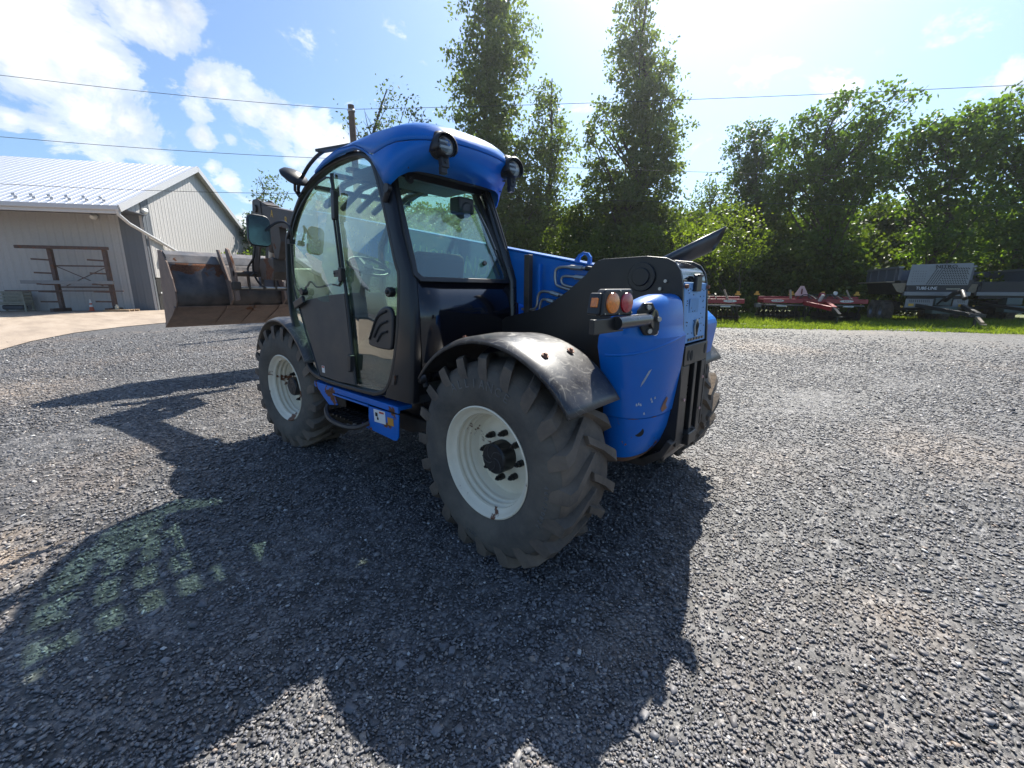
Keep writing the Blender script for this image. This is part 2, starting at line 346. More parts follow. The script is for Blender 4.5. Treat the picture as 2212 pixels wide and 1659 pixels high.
def ground_gravel():
    m_, t, o = mat('crushed_stone'); b = N(t, 'ShaderNodeBsdfPrincipled'); lk(t, b.outputs[0], o.inputs[0])
    g = N(t, 'ShaderNodeTexCoord').outputs['Object']
    w = N(t, 'ShaderNodeTexNoise'); lk(t, g, w.inputs[0]); w.inputs['Scale'].default_value = 30
    vv = N(t, 'ShaderNodeVectorMath', operation='MULTIPLY_ADD'); lk(t, w.outputs['Color'], vv.inputs[0]); vv.inputs[1].default_value = (.02, .02, 0); lk(t, g, vv.inputs[2])
    hs = []; cs = []
    for sc in (34, 72):
        v = N(t, 'ShaderNodeTexVoronoi'); lk(t, vv.outputs[0], v.inputs['Vector']); v.inputs['Scale'].default_value = sc
        hs.append(v.outputs['Distance']); sp = N(t, 'ShaderNodeSeparateColor'); lk(t, v.outputs['Color'], sp.inputs[0]); cs.append(sp.outputs)
    rr = cs[0][0]
    c1 = ramp(t, rr, [(.0, (.045, .046, .052)), (.45, (.10, .10, .105)), (.82, (.16, .155, .15)), (.97, (.24, .225, .21)), (1., (.45, .44, .42))])
    c2 = ramp(t, cs[1][1], [(.0, (.055, .056, .060)), (.7, (.14, .136, .132)), (1., (.30, .28, .26))])
    c = mixc(t, .5, c1, c2)
    big = ramp(t, noise(t, g, .30, 5, .55), [(.50, 0.), (.66, 1.)]); fine = ramp(t, noise(t, g, 3.0, 5, .6), [(.40, 0.), (.62, 1.)])
    c = mixc(t, math_(t, 'MULTIPLY', math_(t, 'MULTIPLY', big, fine), .45), c, (.34, .25, .18))
    c = mixc(t, math_(t, 'MULTIPLY', ramp(t, noise(t, g, .9, 4, .6), [(.35, 0.), (.75, 1.)]), .30), c, (.11, .105, .10))
    mot = ramp(t, noise(t, g, 7., 6, .7), [(.36, .22), (.50, .66), (.64, 1.45)])
    c = mixc(t, 1., c, mot, 'MULTIPLY')
    c = mixc(t, dusty(t, g), c, (.42, .33, .25))
    lk(t, c, b.inputs['Base Color']); b.inputs['Roughness'].default_value = .62; b.inputs['Specular IOR Level'].default_value = .45
    h = math_(t, 'ADD', math_(t, 'MULTIPLY', cs[0][1], .9), math_(t, 'MULTIPLY', cs[1][0], .45))
    h = math_(t, 'SUBTRACT', h, math_(t, 'MULTIPLY', hs[0], 1.0))
    bp_ = N(t, 'ShaderNodeBump'); bp_.inputs['Strength'].default_value = 1.; bp_.inputs['Distance'].default_value = .008; lk(t, h, bp_.inputs['Height']); lk(t, bp_.outputs[0], b.inputs['Normal'])
    return m_
GRAV = ground_gravel()
gm = MB()
xs = [-1500, -300, -60] + [(-30+i*1.0) for i in range(61)] + [60, 300, 1500]
def gz(x, y):
    d = math.hypot(x, y); k = max(0, 1-d/28)
    return (.012*math.sin(x*1.3+.7*y)*math.sin(y*1.1-.4*x) + .006*math.sin(3.1*x+1.7*y))*k if d > 2 else 0
gm.grid([[(x, y, -.006+gz(x, y)*.6) for y in xs] for x in xs])
tag(gm.build('ground', GRAV, smooth=60, fix=False), kind='structure')

# loose stones: real chips of slate lying on the yard around the camera
def stones():
    rng = np.random.default_rng(3)
    n = 330000
    a = YAW + (rng.random(n)-.5)*R(150); q = rng.random(n); rr = .05 + 21.5*q**1.7
    s = (.0042+.0011*rr) + (.0075+.0009*rr)*rng.random(n)**2.6 + (rng.random(n) < .012)*rng.random(n)*.022
    kp = rng.random(n) < np.clip((21.5-rr)/9, 0, 1); a, rr, s = a[kp], rr[kp], s[kp]; n = len(a)
    P = np.stack([CAMP.x+rr*np.cos(a), CAMP.y+rr*np.sin(a), s], 1)
    cube = np.array([(x, y, z) for z in (-1, 1) for x, y in ((-1, -1), (1, -1), (1, 1), (-1, 1))], float)
    V = cube[None]*np.ones((n, 1, 1)) + rng.uniform(-.42, .42, (n, 8, 3)); V[:, 4:, :2] *= rng.uniform(.45, .95, (n, 1, 1))
    V[:, :, 0] *= rng.uniform(.75, 1.35, (n, 1)); V[:, :, 1] *= rng.uniform(.5, 1., (n, 1)); V[:, :, 2] *= rng.uniform(.14, .38, (n, 1))
    ang = rng.random(n)*6.283; ca, sa = np.cos(ang)[:, None], np.sin(ang)[:, None]
    x = V[:, :, 0]*ca-V[:, :, 1]*sa; y = V[:, :, 0]*sa+V[:, :, 1]*ca; z = V[:, :, 2]
    tx, ty = rng.normal(0, .2, (n, 1)), rng.normal(0, .2, (n, 1)); z = z + tx*x + ty*y
    s = P[:, 2:3]*.62
    W = np.stack([x*s+P[:, 0:1], y*s+P[:, 1:2], z*s + s*.16-.002], 2).reshape(-1, 3)
    q = np.array([(0, 3, 2, 1), (4, 5, 6, 7), (0, 1, 5, 4), (1, 2, 6, 5), (2, 3, 7, 6), (3, 0, 4, 7)])
    F = (q[None]+np.arange(n)[:, None, None]*8).reshape(-1)
    return W, F
def mesh_np(name, V, F, k, mat_, parent=None, smooth=False):
    me = bpy.data.meshes.new(name); nf = len(F)//k
    me.vertices.add(len(V)); me.vertices.foreach_set('co', V.astype(np.float32).ravel())
    me.loops.add(len(F)); me.loops.foreach_set('vertex_index', F.astype(np.int32))
    me.polygons.add(nf); me.polygons.foreach_set('loop_start', np.arange(0, nf*k, k, dtype=np.int32)); me.polygons.foreach_set('loop_total', np.full(nf, k, np.int32))
    me.update(calc_edges=True)
    o = bpy.data.objects.new(name, me); COL.objects.link(o); me.materials.append(mat_)
    if parent: o.parent = parent
    return o
m_, t, o_ = mat('slate_chips'); b = N(t, 'ShaderNodeBsdfPrincipled'); lk(t, b.outputs[0], o_.inputs[0])
rd = N(t, 'ShaderNodeNewGeometry').outputs['Random Per Island']
c = ramp(t, rd, [(.0, (.050, .049, .054)), (.45, (.135, .133, .142)), (.80, (.225, .220, .225)), (.93, (.28, .26, .24)), (.972, (.27, .20, .15)), (.990, (.50, .50, .49)), (1., (.6, .6, .58))])
gt = N(t, 'ShaderNodeTexCoord').outputs['Object']
c = mixc(t, ramp(t, noise(t, gt, 60, 5, .6), [(.35, 0.), (.8, .5)]), c, (.12, .115, .11))
big = ramp(t, noise(t, gt, .30, 5, .55), [(.50, 0.), (.66, .25)])
c = mixc(t, big, c, (.32, .24, .18)); c = mixc(t, math_(t, 'MULTIPLY', dusty(t, gt), .8), c, (.42, .33, .25))
lk(t, c, b.inputs['Base Color']); b.inputs['Roughness'].default_value = .55
STONEM = m_
V, F = stones(); tag(mesh_np('loose_gravel', V, F, 4, STONEM), 'dark crushed slate chips scattered over the yard', 'gravel', kind='stuff')

# concrete apron before the shed
m_, t, o_ = mat('tan_concrete'); b = N(t, 'ShaderNodeBsdfPrincipled'); lk(t, b.outputs[0], o_.inputs[0]); gt = N(t, 'ShaderNodeTexCoord').outputs['Object']
mm = N(t, 'ShaderNodeMapping'); lk(t, gt, mm.inputs[0]); mm.inputs['Rotation'].default_value = (0, 0, R(-40)); mm.inputs['Scale'].default_value = (.25, 1.2, 1)
c = ramp(t, noise(t, mm.outputs[0], 1.2, 7, .62), [(.3, (.24, .19, .145)), (.52, (.34, .27, .205)), (.75, (.40, .33, .26))])
lk(t, c, b.inputs['Base Color']); b.inputs['Roughness'].default_value = .8
edge = [(9, 6.5), (12.5, 4.4), (15.4, 3.37), (17.5, 2.82), (20.05, 1.76), (22.1, .21), (23.6, -1.5), (25.2, -3.6), (28, -6.5), (33, -9.5), (43, -9), (56, 25), (50, 60), (20, 60), (6, 30)]
cb = MB(); cb.add([(x, y, .014) for x, y in edge], [tuple(range(len(edge)))])
tag(cb.build('concrete_apron', m_, fix=False), kind='structure')

# grass verge and wood floor
m_, t, o_ = mat('grass_soil'); b = N(t, 'ShaderNodeBsdfPrincipled'); lk(t, b.outputs[0], o_.inputs[0]); gt = N(t, 'ShaderNodeTexCoord').outputs['Object']
c = ramp(t, noise(t, gt, 2.2, 7, .65), [(.3, (.06, .085, .022)), (.5, (.12, .15, .04)), (.68, (.24, .21, .12))]); lk(t, c, b.inputs['Base Color']); b.inputs['Roughness'].default_value = .9
VERGE = [(40, 3.5), (34, -10), (22, -12), (12, -13.6), (7, -15.4), (3.7, -17.3), (1.9, -18.4), (.13, -19.75), (-1.8, -20.9), (-3.77, -22.0), (-5.9, -22.5), (-12, -24), (-40, -30)]
vb = MB(); far = [(x*3+(60 if x > 20 else 0), y-120, .01) for x, y in VERGE]
n = len(VERGE); vv_ = [(x, y, .012) for x, y in VERGE] + [(x*1.5, y-700, .012) for x, y in VERGE]
vb.add(vv_, [(i, i+1, n+i+1, n+i) for i in range(n-1)])
tag(vb.build('grass_verge', m_, fix=False), kind='structure')
def verge_y(x):
    xs_ = [p[0] for p in VERGE][::-1]; ys_ = [p[1] for p in VERGE][::-1]; return np.interp(x, xs_, ys_)
def grass():
    rng = np.random.default_rng(8); n = 120000
    x = rng.uniform(-14, 12, n); d = rng.random(n)**1.25*13; 
    y = verge_y(x)-d + np.abs(rng.normal(0, .32, n)) + .25*np.sin(x*3.1)*np.sin(x*1.3)
    clump = .5+.5*np.sin(x*2.3+np.sin(y*1.7)*2)*np.sin(y*2.9+x*.6)
    pat = np.sin(x*.9+y*.7)*np.sin(y*1.3-x*.4)+.7*np.sin(x*3.7-y*2.1); kg = rng.random(n) < np.clip(.75+.55*pat, .12, 1); x, d, y, clump = x[kg], d[kg], y[kg], clump[kg]; n = len(x)
    tall = np.clip((d-1.0)/1.8, 0, 1)
    h = (.05+.07*rng.random(n)+.24*clump*tall*rng.random(n)) ; w = .012+.016*rng.random(n)
    a = rng.random(n)*6.283; lean = rng.normal(0, .4, (n, 2))*h[:, None]
    A = np.stack([x-w*np.cos(a), y-w*np.sin(a), np.full(n, .01)], 1); B = np.stack([x+w*np.cos(a), y+w*np.sin(a), np.full(n, .01)], 1)
    T = np.stack([x+lean[:, 0], y+lean[:, 1], h], 1)
    return np.stack([A, B, T], 1).reshape(-1, 3), np.arange(n*3)
GRASSM = leafmat('grass_blades', (.08, .13, .02), (.24, .28, .06), .45, .2)
V, F = grass(); tag(mesh_np('grass', V, F, 3, GRASSM), 'bright green uneven grass along the far edge of the yard', 'grass', kind='stuff')

# ------------------------------------------------------------------ shed
E = Vector((.60181502, .79863551, 0)); G = Vector((.79863551, -.60181502, 0)); G0 = Vector((38.236, -3.535, 0))
shed = tag(empty('storage_shed', G0, math.atan2(E.y, E.x)), 'large light grey ribbed metal shed with white roof beside the yard', 'shed')
# local frame: +x along the front wall (to the left), +y = -G (towards the yard side), z up
def loc3(s, g, z): return (s, -g, z)
WALLM = ribbed('grey_ribbed_siding', (.40, .39, .38), .46, 0, .5, strength=.9, dist=.03)
GABM = ribbed('gable_ribbed_siding', (.46, .445, .43), .46, 1, .5, strength=1., dist=.04)
TRIMD = ribbed('charcoal_ribbed_siding', (.12, .13, .145), .46, 1, .5, strength=1., dist=.03)
TRIMF = ribbed('charcoal_front_siding', (.12, .13, .145), .46, 0, .5, strength=.5, dist=.02)
ROOFM = ribbed('white_ribbed_roof', (.60, .61, .63), .46, 0, .30, metal=.2, strength=1., dist=.04, dirt=.05)
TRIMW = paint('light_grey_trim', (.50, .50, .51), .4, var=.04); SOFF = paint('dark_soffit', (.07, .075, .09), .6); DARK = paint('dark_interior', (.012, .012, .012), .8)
W_ = 22.3; EAV = 6.65; RDG = 11.7; OV = 2.8; LEN = 62
MB().bb((1.25, -.15, 0), (LEN, 0, EAV-.1)).build('front_wall', WALLM, shed)
MB().bb((.0, -.155, 0), (1.247, .004, EAV-.1)).build('charcoal_wall_panel', TRIMF, shed)
def gpt(g, s=0.): return EAV + (RDG-EAV)*(1-abs((g-(-OV+W_/2+.0))/(W_/2)))
gab = MB()
poly = [(0, 0), (0, EAV), (-OV, EAV-.02), (W_/2-OV, RDG), (W_-OV, EAV), (W_-OV, 0)]
gab.prism([(0.002, 0.), (0.002, EAV-.12), (-OV+.12, EAV-.12), (-OV+.12, EAV-.02), (W_/2-OV, RDG-.1), (W_-OV-.1, EAV-.05), (W_-OV-.1, 0)], lambda u, v, t_: (t_, -u, v), -.15, -.004)
gab.build('gable_wall', GABM, shed)
st = MB(); st.prism([(.05, 6.3), (.05, gpt(.05)-.45), (1.0, gpt(1.0)-.42), (1.0, 5.1), (.05, 5.45)], lambda u, v, t_: (t_, -u, v), -.19, -.153)
st.prism([(.05, 0), (.05, 5.35), (.95, 5.15), (.7, 2.3), (.28, 2.3), (.28, 0)], lambda u, v, t_: (t_, -u, v), -.19, -.153)
st.build('charcoal_corner_panel', TRIMD, shed)
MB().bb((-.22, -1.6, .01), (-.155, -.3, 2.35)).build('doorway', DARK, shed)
MB().bb((-.25, -1.9, 2.33), (-.16, -.3, 5.15)).build('sliding_door', GABM, shed)
rf = MB()
def slope(g): return (g, gpt(g)+.06)
for g0, g1 in ((-OV-.15, W_/2-OV), (W_/2-OV, W_-OV+.2)):
    z0 = gpt(g0)+.05; z1 = gpt(g1)+.05
    rf.add([(-.55, -g0, z0), (LEN, -g0, z0), (LEN, -g1, z1), (-.55, -g1, z1), (-.55, -g0, z0-.12), (LEN, -g0, z0-.12), (LEN, -g1, z1-.12), (-.55, -g1, z1-.12)],
           [(0,1,2,3),(7,6,5,4),(0,4,5,1),(1,5,6,2),(2,6,7,3),(3,7,4,0)])
rf.build('roof', ROOFM, shed)
tr = MB()
for g0, g1 in ((-OV-.18, W_/2-OV), (W_/2-OV, W_-OV+.22)):
    tr.bar((-.6, -g0, gpt(g0)-.10), (-.6, -g1, gpt(g1)-.10), .08, .42)
tr.build('rake_trim', TRIMW, shed)
MB().bb((-.5, OV-.05, EAV-.16), (LEN, .01, EAV-.11)).build('soffit', SOFF, shed)
MB().bb((-.58, OV+.15, EAV-.30), (LEN, OV+.33, EAV-.03)).bb((-.55, OV-.0, EAV-.5), (LEN, OV+.14, EAV-.05)).build('gutter', TRIMW, shed, bevel=.03)
sn = MB(); 
for i in range(60):
    for k, off in ((0, 0.), (1, .5)):
        g = -OV+.45+k*.55; x = .5+i*.92+off
        sn.box((x, -g, gpt(g)+.15), (.18, .05, .14))
tag(sn.build('snow_guards', TRIMW, shed), kind='stuff')
dsp = MB().tube([(-.45, OV+.2, EAV-.2), (-.45, OV+.1, EAV-.55), (-.40, 1.9, EAV-.95), (-.35, -6.5, 3.6), (-.3, -8.4, .2)], .10, 10)
dsp.build('downspout', TRIMW, shed, smooth=60)
for s_, g_, z_ in ((2.5, -.15, 6.35), (-.3, .35, 6.9)):
    MB().tube([(s_, -g_, z_), (s_, -g_+.12, z_-.08), (s_, -g_+.32, z_-.14)], [.16, .2, .12], 12).build('security_camera', WHITEP, shed, smooth=50)
MB().box((-.42, -1.35, 3.95), (.5, .3, .4)).build('wall_lamp', PLASTIC, shed, bevel=.05)
MB().cyl((-.3, 0-.55, 1.25), (1, 0, 0), .06, .03).build('socket_box', WHITEP, shed)

def sw(s, off, z): p = G0 + E*s - G*off; return Vector((p.x, p.y, z))
# cantilever rack
rack = tag(empty('storage_rack', sw(3.2, 1.2, 0), math.atan2(E.y, E.x)), 'rusty brown cantilever storage rack standing against the shed wall', 'rack')
def rl(s, off, z): return (s-3.2, off-1.2, z)
RK = paint('rusty_rack_steel', (.075, .045, .038), .7, var=.35, dirt=.3, rust=.5)
for s_ in (1.72, 4.78):
    MB().bar(rl(s_, 1.2, .05), rl(s_, 1.2, 4.05), .24, .2).build('upright', RK, rack)
    MB().bar(rl(s_, .6, .12), rl(s_, 2.1, .12), .2, .24).build('foot', RK, rack)
    for z_ in (3.35, 2.5, 1.78, 1.3, .65):
        MB().bar(rl(s_, 1.2, z_), rl(s_+.75, 1.75, z_+.03), .09, .1).build('arm', RK, rack)
MB().bar(rl(1.8, 1.15, 3.0), rl(4.7, 1.15, 3.0), .07, .09).build('crossbar', RK, rack)
MB().bar(rl(1.8, 1.15, 1.62), rl(4.7, 1.15, 1.62), .07, .09).build('crossbar', RK, rack)
MB().bar(rl(1.8, 1.15, 2.95), rl(4.3, 1.15, 1.7), .045).bar(rl(4.6, 1.18, 2.95), rl(2.2, 1.18, 1.7), .045).build('cross_brace', RK, rack)
bm_ = empty('steel_beam', sw(4.0, 1.5, 4.14), math.atan2(E.y, E.x)); tag(bm_, 'long rusty round-ended beam lying across the top of the rack', 'beam')
MB().bar((-2.7, 0, 0), (2.4, 0, 0), .2, .2).build('beam_body', RK, bm_, bevel=.04)
for x0, x1, o1, w_, z_, lb, mt_ in ((-2.7, 2.4, .3, .16, 1.93, 'grey steel channel bundle lying on the middle rack arms', STEEL), (-3.2, 3.4, .5, .05, 1.37, 'thin dark rod lying on the lower rack arms', DARKSTEEL)):
    q = empty('steel_bar', sw(4.05, 1.55, z_), math.atan2(E.y, E.x)); tag(q, lb, 'steel bar')
    MB().bar((x0, 0, 0), (x1, 0, 0), w_*1.3, w_*1.4).build('bar_body', paint('galvanised_bar', (.18, .19, .2), .5, dirt=.3) if w_ > .1 else RK, q)
# pallet with bucket of oddments, cone, slatted crate
WOOD = paint('weathered_wood', (.36, .25, .15), .8, var=.3, dirt=.3)
pal = tag(empty('pallet', sw(1.15, 1.6, 0), math.atan2(E.y, E.x)), 'low wooden pallet on the concrete at the right foot of the rack', 'pallet')
pb = MB()
for i in range(5): pb.box((0, -.5+i*.25, .135), (1.5, .16, .03))
for y in (-.5, 0, .5): pb.box((0, y, .06), (1.5, .09, .1))
pb.build('pallet_deck', WOOD, pal)
can = tag(MB().lathe([(.0, 0), (.10, 0), (.11, .02), (.11, .2), (.05, .26), (.05, .32), (0, .32)], (0, 0, 0), 'Z', 16).build('canister', paint('cream_canister', (.6, .55, .42), .5), smooth=40), 'small cream canister standing on the wooden pallet', 'canister'); can.location = sw(1.4, 1.6, .15)
tag(MB().lathe([(.0, 0), (.06, 0), (.06, .05), (0, .05)], (0, 0, 0), 'Z', 12).build('timber_block', WOOD), 'short timber offcut lying on the pallet beside the canister', 'timber').location = sw(1.2, 1.7, .15)
con = tag(empty('traffic_cone', sw(3.32, .9, 0)), 'faded orange and white traffic cone against the shed wall', 'traffic cone')
COR = paint('faded_cone_orange', (.50, .10, .04), .6); 
MB().box((0, 0, .02), (.36, .36, .04)).build('cone_base', COR, con, bevel=.01)
MB().lathe([(.14, .04), (.022, .82), (0, .82)], (0, 0, 0), 'Z', 20).build('cone_body', COR, con, smooth=60)
MB().lathe([(.103, .30), (.080, .45)], (0, 0, 0), 'Z', 20).build('reflective_band', WHITEP, con, smooth=60)
MB().lathe([(.064, .55), (.026, .815)], (0, 0, 0), 'Z', 20).build('reflective_band', WHITEP, con, smooth=60)
cr = tag(empty('slatted_bin', sw(7.7, .8, 0), math.atan2(E.y, E.x)), 'old slatted pale bin on legs at the left of the rack', 'bin')
PALEW = paint('pale_green_grey_paint', (.26, .26, .21), .7, var=.2, dirt=.4)
for x in (-.8, .72): 
    for y in (-.3, .3): MB().bar((x, y, 0), (x, y, 1.33), .09).build('leg', PALEW, cr)
sl = MB()
for z_ in (.62, .85, 1.05, 1.28): sl.box((0, .34, z_), (1.7, .03, .09))
for z_ in (.62, .85, 1.05, 1.28): sl.box((-.84, 0, z_), (.03, .6, .09))
sl.box((0, 0, .5), (1.6, .6, .1)).box((0, -.3, .95), (1.6, .03, .6)); sl.build('slats', PALEW, cr)
MB().box((0, 0, .28), (1.2, .4, .3)).build('drum', paint('dark_grey_load', (.05, .055, .065), .6), cr, bevel=.08)

# ------------------------------------------------------------------ pole and wires
POLEM = paint('weathered_pole', (.13, .09, .065), .85, var=.3)
pole = tag(empty('utility_pole', (15.69, -7.18, 0)), 'wooden utility pole rising behind the cab roof', 'utility pole')
MB().tube([(0, 0, 0), (0, 0, 8.8)], [.17, .125], 12).build('pole_shaft', POLEM, pole, smooth=50)
MB().lathe([(.02, 0), (.06, .02), (.05, .06), (.07, .09), (.03, .14), (0, .15)], (.16, .05, 6.75), 'Z', 10).build('insulator', STEEL, pole, smooth=50)
MB().lathe([(.13, 8.55), (.15, 8.57), (.15, 8.62), (.13, 8.64)], (0, 0, 0), 'Z', 12).build('wire_clamp', STEEL, pole, smooth=50)
WIREM = paint('cable_black', (.03, .03, .035), .6)
wires = [((15.69, -7.17, 8.65), (22.245, 2.02, 8.65), (-4.232, -21.33, 8.65), 'top'), ((15.76, -7.05, 6.8), (22.87, 2.34, 6.8), (-5.83, -29.27, 6.8), 'middle'), ((15.81, -6.96, 5.46), (24.61, 2.6, 5.46), (-5.88, -28.1, 5.46), 'lowest')]
for p, a, b_, nm in wires:
    for q, side in ((a, 'left towards the shed'), (b_, 'right towards the wood')):
        p_, q_ = Vector(p), Vector(q); e_ = p_+(q_-p_)*1.9; pts = []
        for i in range(25):
            t_ = i/24; x_ = p_.lerp(e_, t_); s_ = t_*1.9; x_.z -= .35*(s_*(1-s_) if s_ < 1 else 0); pts.append(x_)
        w = MB().tube(pts, .009, 5).build('overhead_wire', WIREM, smooth=60)
        tag(w, '%s overhead wire running %s from the pole' % (nm, side), 'wire', 'overhead wires at the pole')
pts = [Vector((15.69, -7.1, 7.7)), Vector((15.9, -6.7, 7.7)), Vector((16.3, -6.2, 7.95)), Vector((16.6, -5.9, 8.5))]

